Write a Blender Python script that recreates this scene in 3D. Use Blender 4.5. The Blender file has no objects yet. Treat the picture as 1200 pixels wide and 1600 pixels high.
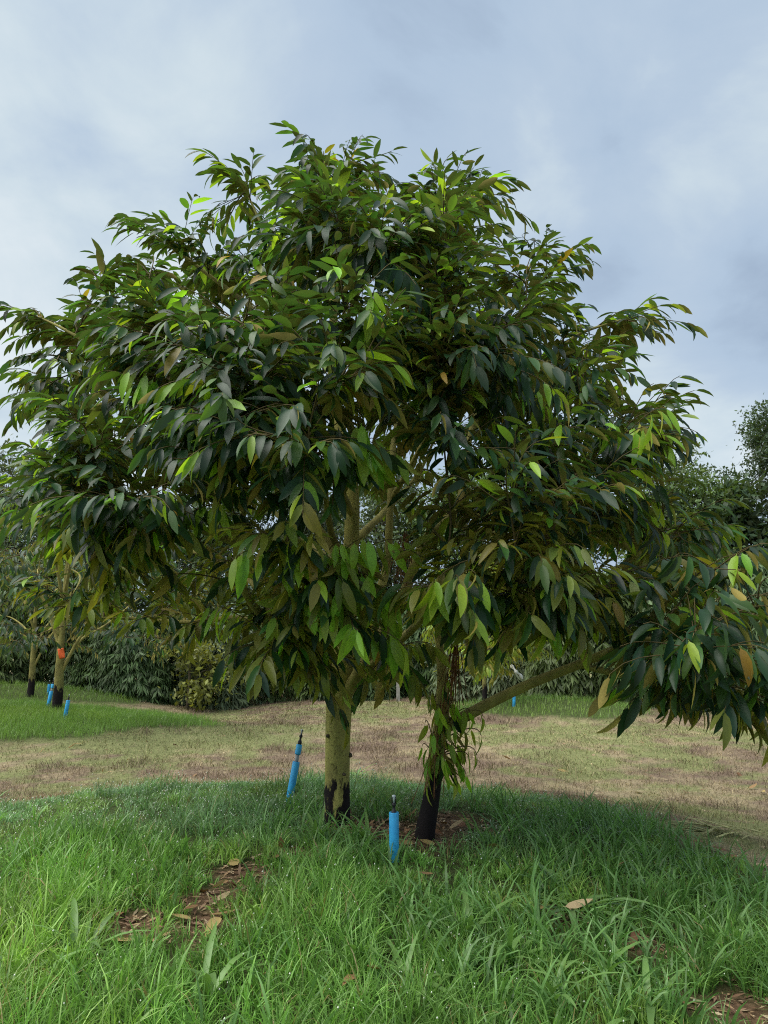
import bpy, math, random
import numpy as np
from mathutils import Vector, Matrix

random.seed(7)
rng = np.random.default_rng(11)
SC = bpy.context.scene
COL = SC.collection
R = math.radians

# ------------------------------------------------------------------ camera
CAM_H, PITCH, FPX = 1.55, 9.46, 1200.0
cam_d = bpy.data.cameras.new('camera')
cam = bpy.data.objects.new('camera', cam_d)
COL.objects.link(cam)
cam.location = (0, 0, CAM_H)
cam.rotation_euler = (R(90 + PITCH), 0, 0)
cam_d.sensor_fit = 'VERTICAL'
cam_d.sensor_height = 36.0
cam_d.sensor_width = 27.0
cam_d.lens = 36.0 * FPX / 1600.0
cam_d.clip_start = 0.05
cam_d.clip_end = 2000
SC.camera = cam

# ------------------------------------------------------------------ world: overcast sky
SUN_EL, SUN_AZ = 60.0, -105.0      # azimuth from +Y towards +X
world = bpy.data.worlds.new('World')
SC.world = world
world.use_nodes = True
wn, wl = world.node_tree.nodes, world.node_tree.links
wn.clear()
def W(t, **k):
    n = wn.new(t)
    for a, b in k.items():
        setattr(n, a, b)
    return n
w_out = W('ShaderNodeOutputWorld')
w_bg = W('ShaderNodeBackground')
w_bg.inputs['Strength'].default_value = 0.1
sky = W('ShaderNodeTexSky', sky_type='NISHITA')
sky.sun_disc = False
sky.sun_elevation = R(SUN_EL)
sky.sun_rotation = R(SUN_AZ)
tc = W('ShaderNodeTexCoord')
sep = W('ShaderNodeSeparateXYZ')
wl.new(tc.outputs['Generated'], sep.inputs[0])
def WM(op, a, b=None, clamp=False):
    n = W('ShaderNodeMath', operation=op)
    n.use_clamp = clamp
    for i, v in enumerate((a, b)):
        if v is None:
            continue
        if isinstance(v, (int, float)):
            n.inputs[i].default_value = v
        else:
            wl.new(v, n.inputs[i])
    return n.outputs[0]
den = WM('ADD', WM('MAXIMUM', sep.outputs['Z'], 0.0), 0.35)
comb = W('ShaderNodeCombineXYZ')
wl.new(WM('DIVIDE', sep.outputs['X'], den), comb.inputs[0])
wl.new(WM('DIVIDE', sep.outputs['Y'], den), comb.inputs[1])
def wnoise(scale, detail, rough, dist, off):
    mp = W('ShaderNodeMapping')
    mp.inputs['Location'].default_value = off
    wl.new(comb.outputs[0], mp.inputs['Vector'])
    n = W('ShaderNodeTexNoise')
    n.inputs['Scale'].default_value = scale
    n.inputs['Detail'].default_value = detail
    n.inputs['Roughness'].default_value = rough
    n.inputs['Distortion'].default_value = dist
    wl.new(mp.outputs[0], n.inputs['Vector'])
    return n.outputs['Fac']
def wblob(u, v, size):
    # soft cloud bank centred on a direction of the sky
    x, y = (u - 600) / FPX, (800 - v) / FPX
    p = R(PITCH)
    d = Vector((x, math.cos(p) - y * math.sin(p), math.sin(p) + y * math.cos(p))).normalized()
    n = W('ShaderNodeVectorMath', operation='DISTANCE')
    wl.new(tc.outputs['Generated'], n.inputs[0])
    n.inputs[1].default_value = d
    m = W('ShaderNodeMapRange', interpolation_type='SMOOTHSTEP')
    wl.new(n.outputs['Value'], m.inputs['Value'])
    m.inputs['From Min'].default_value = 0.0
    m.inputs['From Max'].default_value = size
    m.inputs['To Min'].default_value = 1.0
    m.inputs['To Max'].default_value = 0.0
    return m.outputs['Result']
n_big = wnoise(1.15, 3.0, 0.5, 0.3, (0.6, 2.1, 0.0))
n_fine = wnoise(3.2, 7.0, 0.56, 0.35, (4.3, 0.4, 0.0))
dens = WM('ADD', 0.19, WM('ADD', WM('MULTIPLY', n_big, 0.2), WM('MULTIPLY', n_fine, 0.36)))
dens = WM('ADD', dens, WM('MULTIPLY', wblob(-60, 330, 0.62), 0.14))
dens = WM('ADD', dens, WM('MULTIPLY', wblob(1080, 600, 0.24), 0.12))
dens = WM('SUBTRACT', dens, WM('MULTIPLY', wblob(1210, 470, 0.17), 0.17))
dens = WM('SUBTRACT', dens, WM('MULTIPLY', wblob(955, 450, 0.10), 0.08))
ramp = W('ShaderNodeValToRGB')
wl.new(dens, ramp.inputs['Fac'])
cr = ramp.color_ramp
cr.elements[0].position = 0.34
cr.elements[0].color = (0.172, 0.222, 0.30, 1)
cr.elements[1].position = 0.66
cr.elements[1].color = (0.47, 0.505, 0.52, 1)
e = cr.elements.new(0.45); e.color = (0.262, 0.33, 0.412, 1)
e = cr.elements.new(0.50); e.color = (0.285, 0.35, 0.425, 1)
e = cr.elements.new(0.57); e.color = (0.365, 0.425, 0.462, 1)
w_scale = W('ShaderNodeVectorMath', operation='SCALE')
wl.new(ramp.outputs['Color'], w_scale.inputs[0])
w_scale.inputs['Scale'].default_value = 4.12
w_mix = W('ShaderNodeMixRGB')
w_mix.inputs['Fac'].default_value = 0.975
wl.new(sky.outputs['Color'], w_mix.inputs['Color1'])
wl.new(w_scale.outputs['Vector'], w_mix.inputs['Color2'])
wl.new(w_mix.outputs['Color'], w_bg.inputs['Color'])
wl.new(w_bg.outputs['Background'], w_out.inputs['Surface'])

# ------------------------------------------------------------------ sun behind thin cloud
sun_d = bpy.data.lights.new('sun', 'SUN')
sun_d.energy = 1.5
sun_d.angle = R(70)
sun_d.color = (1.0, 0.96, 0.88)
sun = bpy.data.objects.new('sun', sun_d)
COL.objects.link(sun)
sv = Vector((math.sin(R(SUN_AZ)) * math.cos(R(SUN_EL)), math.cos(R(SUN_AZ)) * math.cos(R(SUN_EL)), math.sin(R(SUN_EL))))
sun.rotation_euler = sv.to_track_quat('Z', 'Y').to_euler()
sun.location = sv * 60

SC.view_settings.view_transform = 'Standard'
SC.view_settings.look = 'None'
SC.view_settings.gamma = 1.0
SC.view_settings.exposure = 2.05
SC.view_settings.use_curve_mapping = False
SC.render.engine = 'CYCLES'
SC.cycles.use_denoising = False
SC.cycles.filter_width = 1.1
SC.cycles.max_bounces = 8
SC.cycles.transmission_bounces = 6
SC.cycles.transparent_max_bounces = 6

# ================================================================== helpers
def vnoise(x, y, scale, seed=0):
    """value noise, 0..1"""
    x = np.asarray(x, float) * scale + 1000.3 + seed * 17.17
    y = np.asarray(y, float) * scale + 1000.7 + seed * 9.31
    xi, yi = np.floor(x).astype(np.int64), np.floor(y).astype(np.int64)
    fx, fy = x - xi, y - yi
    fx, fy = fx * fx * (3 - 2 * fx), fy * fy * (3 - 2 * fy)
    def hsh(a, b):
        h = (a * 374761393 + b * 668265263 + seed * 144665) & 0x7fffffff
        h = ((h ^ (h >> 13)) * 1274126177) & 0x7fffffff
        return ((h ^ (h >> 16)) & 0xffff) / 65535.0
    a, b = hsh(xi, yi), hsh(xi + 1, yi)
    c, d = hsh(xi, yi + 1), hsh(xi + 1, yi + 1)
    return (a * (1 - fx) + b * fx) * (1 - fy) + (c * (1 - fx) + d * fx) * fy
def fbm(x, y, scale, seed=0, oct=3):
    s, a, t = 0, 0.5, 0
    for i in range(oct):
        s = s + a * vnoise(x, y, scale * 2 ** i, seed + i)
        t += a
        a *= 0.55
    return s / t
def sstep(a, b, x):
    t = np.clip((np.asarray(x, float) - a) / (b - a), 0, 1)
    return t * t * (3 - 2 * t)

# mounds: cx, cy, rx, ry, height (grass ring where e < 1)
MOUNDS = [(-0.72, 5.2, 3.1, 2.4, 0.40), (-6.6, 13.6, 3.5, 2.3, 0.42), (3.3, 16.2, 2.1, 1.5, 0.36), (-9.6, 19.2, 3.8, 1.7, 0.5)]
def terrain(x, y):
    x = np.asarray(x, float); y = np.asarray(y, float)
    h = 0.06 * (fbm(x, y, 0.35, 3) - 0.5) + 0.025 * (fbm(x, y, 1.7, 5) - 0.5)
    for k, (cx, cy, rx, ry, hh) in enumerate(MOUNDS):
        e2 = ((x - cx) / rx) ** 2 + ((y - cy) / ry) ** 2
        h = h + hh * np.exp(-0.6 * e2 ** 1.8 if k == 0 else -1.1 * e2)
    h = h - 0.25 * np.exp(-(((x + 4.2) / 2.2) ** 2 + ((y - 18.5) / 3) ** 2))
    h = h * np.exp(-((np.hypot(x, y - 10) / 60) ** 4))
    return h
def ray(u, v):
    x, y = (u - 600) / FPX, (800 - v) / FPX
    p = R(PITCH)
    return np.array((x, math.cos(p) - y * math.sin(p), math.sin(p) + y * math.cos(p)))
def P(u, v, Y):
    d = ray(u, v)
    return np.array((0, 0, CAM_H)) + d * (Y / d[1])
def G(u, v):
    d = ray(u, v)
    t = 1.0
    while t < 60:
        p = np.array((0, 0, CAM_H)) + d * t
        if p[2] < terrain(p[0], p[1]):
            break
        t += 0.01
    p[2] = float(terrain(p[0], p[1]))
    return p
def project(p):
    p = np.atleast_2d(p) - np.array((0, 0, CAM_H))
    a = R(PITCH)
    z = p[:, 1] * math.cos(a) + p[:, 2] * math.sin(a)
    yv = -p[:, 1] * math.sin(a) + p[:, 2] * math.cos(a)
    return 600 + FPX * p[:, 0] / z, 800 - FPX * yv / z, z

def nrm(a):
    return a / np.maximum(np.linalg.norm(a, axis=-1, keepdims=True), 1e-9)

def mesh_arr(name, V, F, tint=None, smooth=True):
    """V (n,3); F (m,3|4) int"""
    me = bpy.data.meshes.new(name)
    V = np.ascontiguousarray(V, dtype=np.float32)
    F = np.ascontiguousarray(F, dtype=np.int32)
    k = F.shape[1]
    me.vertices.add(len(V))
    me.vertices.foreach_set('co', V.ravel())
    me.loops.add(F.size)
    me.loops.foreach_set('vertex_index', F.ravel())
    me.polygons.add(len(F))
    me.polygons.foreach_set('loop_start', np.arange(0, F.size, k, dtype=np.int32))
    me.polygons.foreach_set('loop_total', np.full(len(F), k, dtype=np.int32))
    me.polygons.foreach_set('use_smooth', np.full(len(F), smooth, dtype=bool))
    if tint is not None:
        at = me.attributes.new('tint', 'FLOAT_COLOR', 'POINT')
        c = np.ones((len(V), 4), dtype=np.float32)
        c[:, :tint.shape[1]] = tint
        at.data.foreach_set('color', c.ravel())
    me.update()
    return me
def link(name, me, mat, parent=None, loc=None):
    o = bpy.data.objects.new(name, me)
    COL.objects.link(o)
    if mat is not None and me is not None and not me.materials:
        me.materials.append(mat)
    if parent is not None:
        o.parent = parent
    if loc is not None:
        o.location = loc
    return o
def tag(o, label=None, cat=None, group=None, kind=None):
    if label: o['label'] = label
    if cat: o['category'] = cat
    if group: o['group'] = group
    if kind: o['kind'] = kind
    return o
def thing(name, loc, label, cat, group=None):
    o = bpy.data.objects.new(name, None)
    o.empty_display_size = 0.2
    COL.objects.link(o)
    o.location = loc
    return tag(o, label, cat, group)

class Geo:
    """collects quads with an optional per-vertex tint"""
    def __init__(self):
        self.V, self.F, self.T, self.n = [], [], [], 0
    def add(self, V, F, T=None):
        self.V.append(V); self.F.append(F + self.n); self.n += len(V)
        self.T.append(np.zeros((len(V), 3)) if T is None else T)
    def mesh(self, name, off=(0, 0, 0), smooth=True, tint=True):
        return mesh_arr(name, np.concatenate(self.V) - np.asarray(off), np.concatenate(self.F), np.concatenate(self.T) if tint else None, smooth)

def catmull(pts, n):
    pts = np.asarray(pts, float)
    p = np.vstack([2 * pts[0] - pts[1], pts, 2 * pts[-1] - pts[-2]])
    out = []
    for i in range(1, len(p) - 2):
        t = np.linspace(0, 1, n, endpoint=False)[:, None]
        a, b, c, d = p[i - 1], p[i], p[i + 1], p[i + 2]
        out.append(0.5 * (2 * b + (c - a) * t + (2 * a - 5 * b + 4 * c - d) * t ** 2 + (3 * b - a - 3 * c + d) * t ** 3))
    out.append(pts[-1:])
    return np.concatenate(out)
def tube(path, rad, sides=8, wob=0.0, cap=True):
    path = np.asarray(path, float); n = len(path)
    rad = np.broadcast_to(np.asarray(rad, float), (n,))
    tan = nrm(np.gradient(path, axis=0))
    ref = np.array((0.31, 0.9, 0.13))
    if abs(np.dot(tan[0], nrm(ref))) > 0.9:
        ref = np.array((1, 0.1, 0))
    nn = np.zeros_like(path)
    cur = ref - tan[0] * np.dot(ref, tan[0])
    for i in range(n):
        cur = cur - tan[i] * np.dot(cur, tan[i]); cur /= np.linalg.norm(cur); nn[i] = cur
    bb = np.cross(tan, nn)
    ang = np.linspace(0, 2 * math.pi, sides, endpoint=False)
    rr = rad[:, None] * np.ones((1, sides))
    if wob:
        k = np.linspace(0, 6, n)[:, None]
        rr = rr * (1 + wob * (np.sin(ang[None] * 2 + k) * 0.5 + np.sin(ang[None] * 3 - k * 1.7 + 1) * 0.35 + np.sin(k * 2.9 + ang[None]) * 0.3))
    V = path[:, None] + rr[..., None] * (np.cos(ang)[None, :, None] * nn[:, None] + np.sin(ang)[None, :, None] * bb[:, None])
    V = V.reshape(-1, 3)
    i = np.arange(n - 1)[:, None] * sides; j = np.arange(sides)[None]; j2 = (j + 1) % sides
    F = np.stack([i + j, i + j2, i + sides + j2, i + sides + j], -1).reshape(-1, 4)
    if cap:
        V = np.vstack([V, path[:1], path[-1:]])
        a, b = n * sides, n * sides + 1
        jj = np.arange(0, sides, 2)
        c0 = np.stack([np.full(len(jj), a), (jj + 2) % sides, (jj + 1) % sides, jj], -1)
        e0 = (n - 1) * sides
        c1 = np.stack([np.full(len(jj), b), e0 + jj, e0 + (jj + 1) % sides, e0 + (jj + 2) % sides], -1)
        F = np.vstack([F, c0, c1])
    return V, F
def lathe(prof, sides=20):
    """closed solid of revolution: prof [(r,z)...]"""
    V, F = [], []
    for r, z in prof:
        for k in range(sides):
            a = 2 * math.pi * k / sides
            V.append((r * math.cos(a), r * math.sin(a), z))
    m = len(prof)
    for i in range(m - 1):
        for k in range(sides):
            k2 = (k + 1) % sides
            F.append((i * sides + k, i * sides + k2, (i + 1) * sides + k2, (i + 1) * sides + k))
    return V, F

# ------------------------------------------------------------------ materials
def mat(name):
    m = bpy.data.materials.new(name)
    m.use_nodes = True
    nt = m.node_tree
    nt.nodes.clear()
    return m, nt.nodes, nt.links
def N(nodes, t, **k):
    n = nodes.new(t)
    for a, b in k.items():
        setattr(n, a, b)
    return n
def leaf_material(name, under, under_mix, trans=0.3, rough=0.4, spec=0.5, trans_col=(1.6, 1.5, 0.45), bump=True):
    """upper side coloured by the leaf's own tint, paler bronze underside, some light passing through"""
    m, nd, lk = mat(name)
    out = N(nd, 'ShaderNodeOutputMaterial')
    at = N(nd, 'ShaderNodeAttribute', attribute_name='tint')
    geo = N(nd, 'ShaderNodeNewGeometry')
    un = N(nd, 'ShaderNodeMixRGB'); un.inputs['Fac'].default_value = under_mix
    lk.new(at.outputs['Color'], un.inputs['Color1']); un.inputs['Color2'].default_value = (*under, 1)
    side = N(nd, 'ShaderNodeMixRGB')
    lk.new(geo.outputs['Backfacing'], side.inputs['Fac'])
    lk.new(at.outputs['Color'], side.inputs['Color1']); lk.new(un.outputs['Color'], side.inputs['Color2'])
    nz = N(nd, 'ShaderNodeTexNoise'); nz.inputs['Scale'].default_value = 14.0; nz.inputs['Detail'].default_value = 3.0
    tco = N(nd, 'ShaderNodeTexCoord'); lk.new(tco.outputs['Object'], nz.inputs['Vector'])
    mr = N(nd, 'ShaderNodeMapRange'); mr.inputs['To Min'].default_value = 0.78; mr.inputs['To Max'].default_value = 1.22
    lk.new(nz.outputs['Fac'], mr.inputs['Value'])
    mul = N(nd, 'ShaderNodeVectorMath', operation='SCALE')
    lk.new(side.outputs['Color'], mul.inputs[0]); lk.new(mr.outputs['Result'], mul.inputs['Scale'])
    pr = N(nd, 'ShaderNodeBsdfPrincipled')
    lk.new(mul.outputs['Vector'], pr.inputs['Base Color'])
    rm = N(nd, 'ShaderNodeMapRange'); rm.inputs['To Min'].default_value = rough; rm.inputs['To Max'].default_value = min(0.85, rough + 0.35)
    lk.new(geo.outputs['Backfacing'], rm.inputs['Value'])
    lk.new(rm.outputs['Result'], pr.inputs['Roughness'])
    pr.inputs['Specular IOR Level'].default_value = spec
    tr = N(nd, 'ShaderNodeBsdfTranslucent')
    tm = N(nd, 'ShaderNodeVectorMath', operation='MULTIPLY')
    lk.new(at.outputs['Color'], tm.inputs[0]); tm.inputs[1].default_value = trans_col
    lk.new(tm.outputs['Vector'], tr.inputs['Color'])
    mx = N(nd, 'ShaderNodeMixShader'); mx.inputs['Fac'].default_value = trans
    lk.new(pr.outputs['BSDF'], mx.inputs[1]); lk.new(tr.outputs['BSDF'], mx.inputs[2])
    lk.new(mx.outputs['Shader'], out.inputs['Surface'])
    return m
def tint_material(name, rough=0.8, spec=0.25, bump_scale=0, bump=0.0, trans=0.0):
    m, nd, lk = mat(name)
    out = N(nd, 'ShaderNodeOutputMaterial')
    at = N(nd, 'ShaderNodeAttribute', attribute_name='tint')
    pr = N(nd, 'ShaderNodeBsdfPrincipled')
    lk.new(at.outputs['Color'], pr.inputs['Base Color'])
    pr.inputs['Roughness'].default_value = rough
    pr.inputs['Specular IOR Level'].default_value = spec
    if trans:
        tr = N(nd, 'ShaderNodeBsdfTranslucent')
        tm = N(nd, 'ShaderNodeVectorMath', operation='MULTIPLY')
        lk.new(at.outputs['Color'], tm.inputs[0]); tm.inputs[1].default_value = (1.15, 1.3, 0.7)
        lk.new(tm.outputs['Vector'], tr.inputs['Color'])
        mx = N(nd, 'ShaderNodeMixShader'); mx.inputs['Fac'].default_value = trans
        lk.new(pr.outputs['BSDF'], mx.inputs[1]); lk.new(tr.outputs['BSDF'], mx.inputs[2])
        lk.new(mx.outputs['Shader'], out.inputs['Surface'])
    else:
        lk.new(pr.outputs['BSDF'], out.inputs['Surface'])
    return m
def noise_material(name, cols, scale=8.0, rough=0.8, spec=0.3, bump=0.3, stretch=(1, 1, 1), detail=6.0):
    m, nd, lk = mat(name)
    out = N(nd, 'ShaderNodeOutputMaterial')
    tco = N(nd, 'ShaderNodeTexCoord')
    mp = N(nd, 'ShaderNodeMapping'); mp.inputs['Scale'].default_value = stretch
    lk.new(tco.outputs['Object'], mp.inputs['Vector'])
    nz = N(nd, 'ShaderNodeTexNoise'); nz.inputs['Scale'].default_value = scale; nz.inputs['Detail'].default_value = detail
    nz.inputs['Roughness'].default_value = 0.6
    lk.new(mp.outputs['Vector'], nz.inputs['Vector'])
    rp = N(nd, 'ShaderNodeValToRGB')
    lk.new(nz.outputs['Fac'], rp.inputs['Fac'])
    el = rp.color_ramp.elements
    pos = np.linspace(0.3, 0.7, len(cols))
    el[0].position, el[0].color = pos[0], (*cols[0], 1)
    el[1].position, el[1].color = pos[-1], (*cols[-1], 1)
    for p_, c in zip(pos[1:-1], cols[1:-1]):
        x = el.new(p_); x.color = (*c, 1)
    pr = N(nd, 'ShaderNodeBsdfPrincipled')
    lk.new(rp.outputs['Color'], pr.inputs['Base Color'])
    pr.inputs['Roughness'].default_value = rough
    pr.inputs['Specular IOR Level'].default_value = spec
    if bump:
        bp = N(nd, 'ShaderNodeBump'); bp.inputs['Strength'].default_value = bump; bp.inputs['Distance'].default_value = 0.02
        lk.new(nz.outputs['Fac'], bp.inputs['Height']); lk.new(bp.outputs['Normal'], pr.inputs['Normal'])
    lk.new(pr.outputs['BSDF'], out.inputs['Surface'])
    return m
def bark_material(name, paint_top, light, dark):
    """olive algae-covered bark; the foot is brushed with black sealing paint up to paint_top (object z), with a ragged edge"""
    m, nd, lk = mat(name)
    out = N(nd, 'ShaderNodeOutputMaterial')
    tco = N(nd, 'ShaderNodeTexCoord')
    mp = N(nd, 'ShaderNodeMapping'); mp.inputs['Scale'].default_value = (1, 1, 0.45)
    lk.new(tco.outputs['Object'], mp.inputs['Vector'])
    n1 = N(nd, 'ShaderNodeTexNoise'); n1.inputs['Scale'].default_value = 9; n1.inputs['Detail'].default_value = 7; n1.inputs['Roughness'].default_value = 0.62
    lk.new(mp.outputs['Vector'], n1.inputs['Vector'])
    n2 = N(nd, 'ShaderNodeTexNoise'); n2.inputs['Scale'].default_value = 60; n2.inputs['Detail'].default_value = 4
    lk.new(tco.outputs['Object'], n2.inputs['Vector'])
    rp = N(nd, 'ShaderNodeValToRGB'); lk.new(n1.outputs['Fac'], rp.inputs['Fac'])
    el = rp.color_ramp.elements
    el[0].position, el[0].color = 0.34, (*dark, 1)
    el[1].position, el[1].color = 0.58, (*light, 1)
    # small dark lenticels
    rp2 = N(nd, 'ShaderNodeValToRGB'); lk.new(n2.outputs['Fac'], rp2.inputs['Fac'])
    rp2.color_ramp.elements[0].position = 0.3; rp2.color_ramp.elements[0].color = (0.45, 0.42, 0.4, 1)
    rp2.color_ramp.elements[1].position = 0.44; rp2.color_ramp.elements[1].color = (1, 1, 1, 1)
    mm = N(nd, 'ShaderNodeMixRGB', blend_type='MULTIPLY'); mm.inputs['Fac'].default_value = 1
    lk.new(rp.outputs['Color'], mm.inputs['Color1']); lk.new(rp2.outputs['Color'], mm.inputs['Color2'])
    sp = N(nd, 'ShaderNodeSeparateXYZ'); lk.new(tco.outputs['Object'], sp.inputs[0])
    n3 = N(nd, 'ShaderNodeTexNoise'); n3.inputs['Scale'].default_value = 11; n3.inputs['Detail'].default_value = 6; n3.inputs['Roughness'].default_value = 0.66
    mp3 = N(nd, 'ShaderNodeMapping'); mp3.inputs['Scale'].default_value = (1.2, 1.2, 0.35); mp3.inputs['Location'].default_value = (0.7, 0.2, 0)
    lk.new(tco.outputs['Object'], mp3.inputs['Vector']); lk.new(mp3.outputs['Vector'], n3.inputs['Vector'])
    mul = N(nd, 'ShaderNodeMath', operation='MULTIPLY_ADD')
    lk.new(n3.outputs['Fac'], mul.inputs[0]); mul.inputs[1].default_value = 1.15; mul.inputs[2].default_value = paint_top - 0.575
    df = N(nd, 'ShaderNodeMath', operation='SUBTRACT'); lk.new(mul.outputs[0], df.inputs[0]); lk.new(sp.outputs['Z'], df.inputs[1])
    mr = N(nd, 'ShaderNodeMapRange'); mr.inputs['From Min'].default_value = -0.02; mr.inputs['From Max'].default_value = 0.03
    lk.new(df.outputs[0], mr.inputs['Value'])
    mx = N(nd, 'ShaderNodeMixRGB'); lk.new(mr.outputs['Result'], mx.inputs['Fac'])
    lk.new(mm.outputs['Color'], mx.inputs['Color1']); mx.inputs['Color2'].default_value = (0.012, 0.009, 0.009, 1)
    pr = N(nd, 'ShaderNodeBsdfPrincipled'); lk.new(mx.outputs['Color'], pr.inputs['Base Color'])
    pr.inputs['Roughness'].default_value = 0.8; pr.inputs['Specular IOR Level'].default_value = 0.2
    bp = N(nd, 'ShaderNodeBump'); bp.inputs['Strength'].default_value = 0.9; bp.inputs['Distance'].default_value = 0.02
    lk.new(n1.outputs['Fac'], bp.inputs['Height']); lk.new(bp.outputs['Normal'], pr.inputs['Normal'])
    lk.new(pr.outputs['BSDF'], out.inputs['Surface'])
    return m
def plain(name, col, rough=0.5, spec=0.4, scale=25, var=0.15):
    c = np.array(col)
    return noise_material(name, [tuple(c * (1 - var)), tuple(c), tuple(np.minimum(c * (1 + var), 1))], scale, rough, spec, 0.05)

M_LEAF = leaf_material('durian_leaf', (0.42, 0.335, 0.08), 0.88, trans=0.42, rough=0.42, spec=0.4, trans_col=(1.6, 1.65, 0.5))
M_FARLEAF = leaf_material('far_leaf', (0.14, 0.15, 0.06), 0.4, trans=0.28, rough=0.5, spec=0.35)
M_BAMBOO = leaf_material('bamboo_leaf', (0.16, 0.2, 0.12), 0.4, trans=0.28, rough=0.5, spec=0.35)
M_GRASS = tint_material('grass_blade', 0.42, 0.5, trans=0.35)
M_STRAW = tint_material('dry_blade', 0.85, 0.15, trans=0.15)
M_DRY = tint_material('dry_leaf', 0.8, 0.2, trans=0.12)
M_TWIG = noise_material('twig_bark', [(0.06, 0.05, 0.022), (0.13, 0.1, 0.04)], 20, 0.8, 0.2, 0.2)
M_BARK = bark_material('bark_main', 0.21, (0.40, 0.37, 0.105), (0.22, 0.20, 0.065))
M_BARK2 = bark_material('bark_leaning', 0.36, (0.33, 0.30, 0.09), (0.14, 0.12, 0.05))
M_BARKL = bark_material('bark_left', 0.40, (0.26, 0.24, 0.075), (0.13, 0.115, 0.04))
M_BRANCH = noise_material('limb_bark', [(0.13, 0.115, 0.04), (0.26, 0.235, 0.075), (0.36, 0.33, 0.10)], 7, 0.8, 0.2, 0.35, (1, 1, 0.6))
M_FARBARK = noise_material('far_bark', [(0.045, 0.037, 0.025), (0.1, 0.085, 0.055)], 6, 0.85, 0.2, 0.4)
M_CULM = noise_material('bamboo_culm', [(0.09, 0.10, 0.035), (0.17, 0.17, 0.06)], 3, 0.5, 0.3, 0.1)
M_BLUE = noise_material('blue_pvc', [(0.03, 0.33, 0.70), (0.045, 0.42, 0.80), (0.07, 0.48, 0.84)], 9, 0.42, 0.5, 0.05)
M_BLACKP = plain('black_plastic', (0.018, 0.018, 0.02), 0.5, 0.4)
M_GREYP = plain('grey_plastic', (0.30, 0.32, 0.33), 0.5, 0.4)
M_CLEAR = plain('pale_nozzle', (0.5, 0.55, 0.58), 0.25, 0.6)
M_ORANGE = plain('orange_tag', (0.75, 0.13, 0.03), 0.6, 0.3, 40)
M_RED = plain('red_tag', (0.62, 0.03, 0.02), 0.6, 0.3, 40)
M_WHITE = plain('white_cloth', (0.78, 0.78, 0.74), 0.8, 0.2, 40)
M_POST = noise_material('concrete', [(0.22, 0.21, 0.19), (0.36, 0.35, 0.32)], 12, 0.9, 0.2, 0.3)
M_STALK = noise_material('dry_stalk', [(0.10, 0.045, 0.02), (0.24, 0.115, 0.045)], 18, 0.8, 0.2, 0.2)

# ================================================================== ground
def grass_mask(x, y):
    """1 = green grass, 0 = dry mown ground"""
    x = np.asarray(x, float); y = np.asarray(y, float)
    m = np.zeros_like(x)
    wob = 0.5 * (fbm(x, y, 1.1, 21) - 0.5) + 0.22 * (fbm(x, y, 4.0, 23) - 0.5)
    for i, (cx, cy, rx, ry, hh) in enumerate(MOUNDS):
        k_ = 1.02 if i else .84
        e = np.sqrt(((x - cx) / (rx * k_)) ** 2 + ((y - cy) / (ry * (k_ + .02 * (i == 0)))) ** 2) + wob * 0.7
        m = np.maximum(m, 1 - sstep(0.88, 1.10, e))
    # the foreground of the first mound is grass all the way to the photographer
    e = (x - 1.95 - 0.05 * (y - 4)) + wob * 0.8
    near = (1 - sstep(4.9, 5.5, y)) * (1 - sstep(-0.2, 0.25, e)) * sstep(-5.5, -4.6, x)
    return np.maximum(m, near)
def spot(x, y, p, r):
    return np.exp(-((np.hypot(x - p[0], (y - p[1])) / r) ** 2))
BARE = [(G(668, 1308), 0.36), (G(612, 1300), 0.30), (G(560, 1290), 0.2), (G(700, 1285), 0.28), (G(525, 1290), 0.2), (G(335, 1405), 0.19), (G(320, 1440), 0.17), (G(215, 1450), 0.13), (G(375, 1365), 0.14), (G(450, 1335), 0.12), (G(870, 1430), 0.12), (G(1010, 1480), 0.11), (G(1150, 1575), 0.17)]
def bare_mask(x, y):
    b = np.zeros_like(np.asarray(x, float))
    for p, r in BARE:
        b = np.maximum(b, spot(x, y, p, r))
    return np.clip(b * 1.1 + 1.3 * (fbm(x, y, 6, 31) - 0.52) * (b > 0.08), 0, 1)

def axis(parts):
    return np.unique(np.concatenate([np.linspace(a, b, n) for a, b, n in parts]))
gx = axis([(-700, -60, 12), (-60, -14, 24), (-14, -4.5, 64), (-4.5, 4.5, 150), (4.5, 14, 64), (14, 60, 24), (60, 700, 12)])
gy = axis([(-300, -10, 8), (-10, 2, 16), (2, 9, 120), (9, 24, 110), (24, 60, 20), (60, 900, 14)])
GX, GY = np.meshgrid(gx, gy)
GZ = terrain(GX, GY)
gm = grass_mask(GX, GY)
bm_ = bare_mask(GX, GY)
def dry_colour(x, y):
    """mown, sprayed-off turf: purple-brown, straw and reviving green patches"""
    x = np.asarray(x, float); y = np.asarray(y, float)
    a = fbm(x * 1.2, y * .75, 0.9, 41, 4); b = fbm(x * 1.2, y * .75, 0.6, 47, 4)
    purple = np.array((0.18, 0.13, 0.095)); straw = np.array((0.33, 0.27, 0.165)); green = np.array((0.185, 0.225, 0.08))
    a = .55 * a + .45 * fbm(x, y, 4.5, 43, 3); b = .6 * b + .4 * fbm(x, y, 3.5, 49, 3)
    ws = sstep(0.38, 0.66, a)[..., None]
    c = purple * (1 - ws) + straw * ws
    wg = (sstep(0.42, 0.58, b) * 0.75)[..., None]
    return c * (1 - wg) + green * wg
soil = np.array((0.12, 0.075, 0.045))
dc = dry_colour(GX, GY) * 0.78
gc = np.array((0.055, 0.075, 0.025))
colr = dc * (1 - gm[..., None]) + gc * gm[..., None]
colr = colr * (1 - bm_[..., None]) + soil * bm_[..., None]
ny, nx = GX.shape
idx = np.arange(nx * ny).reshape(ny, nx)
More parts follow.
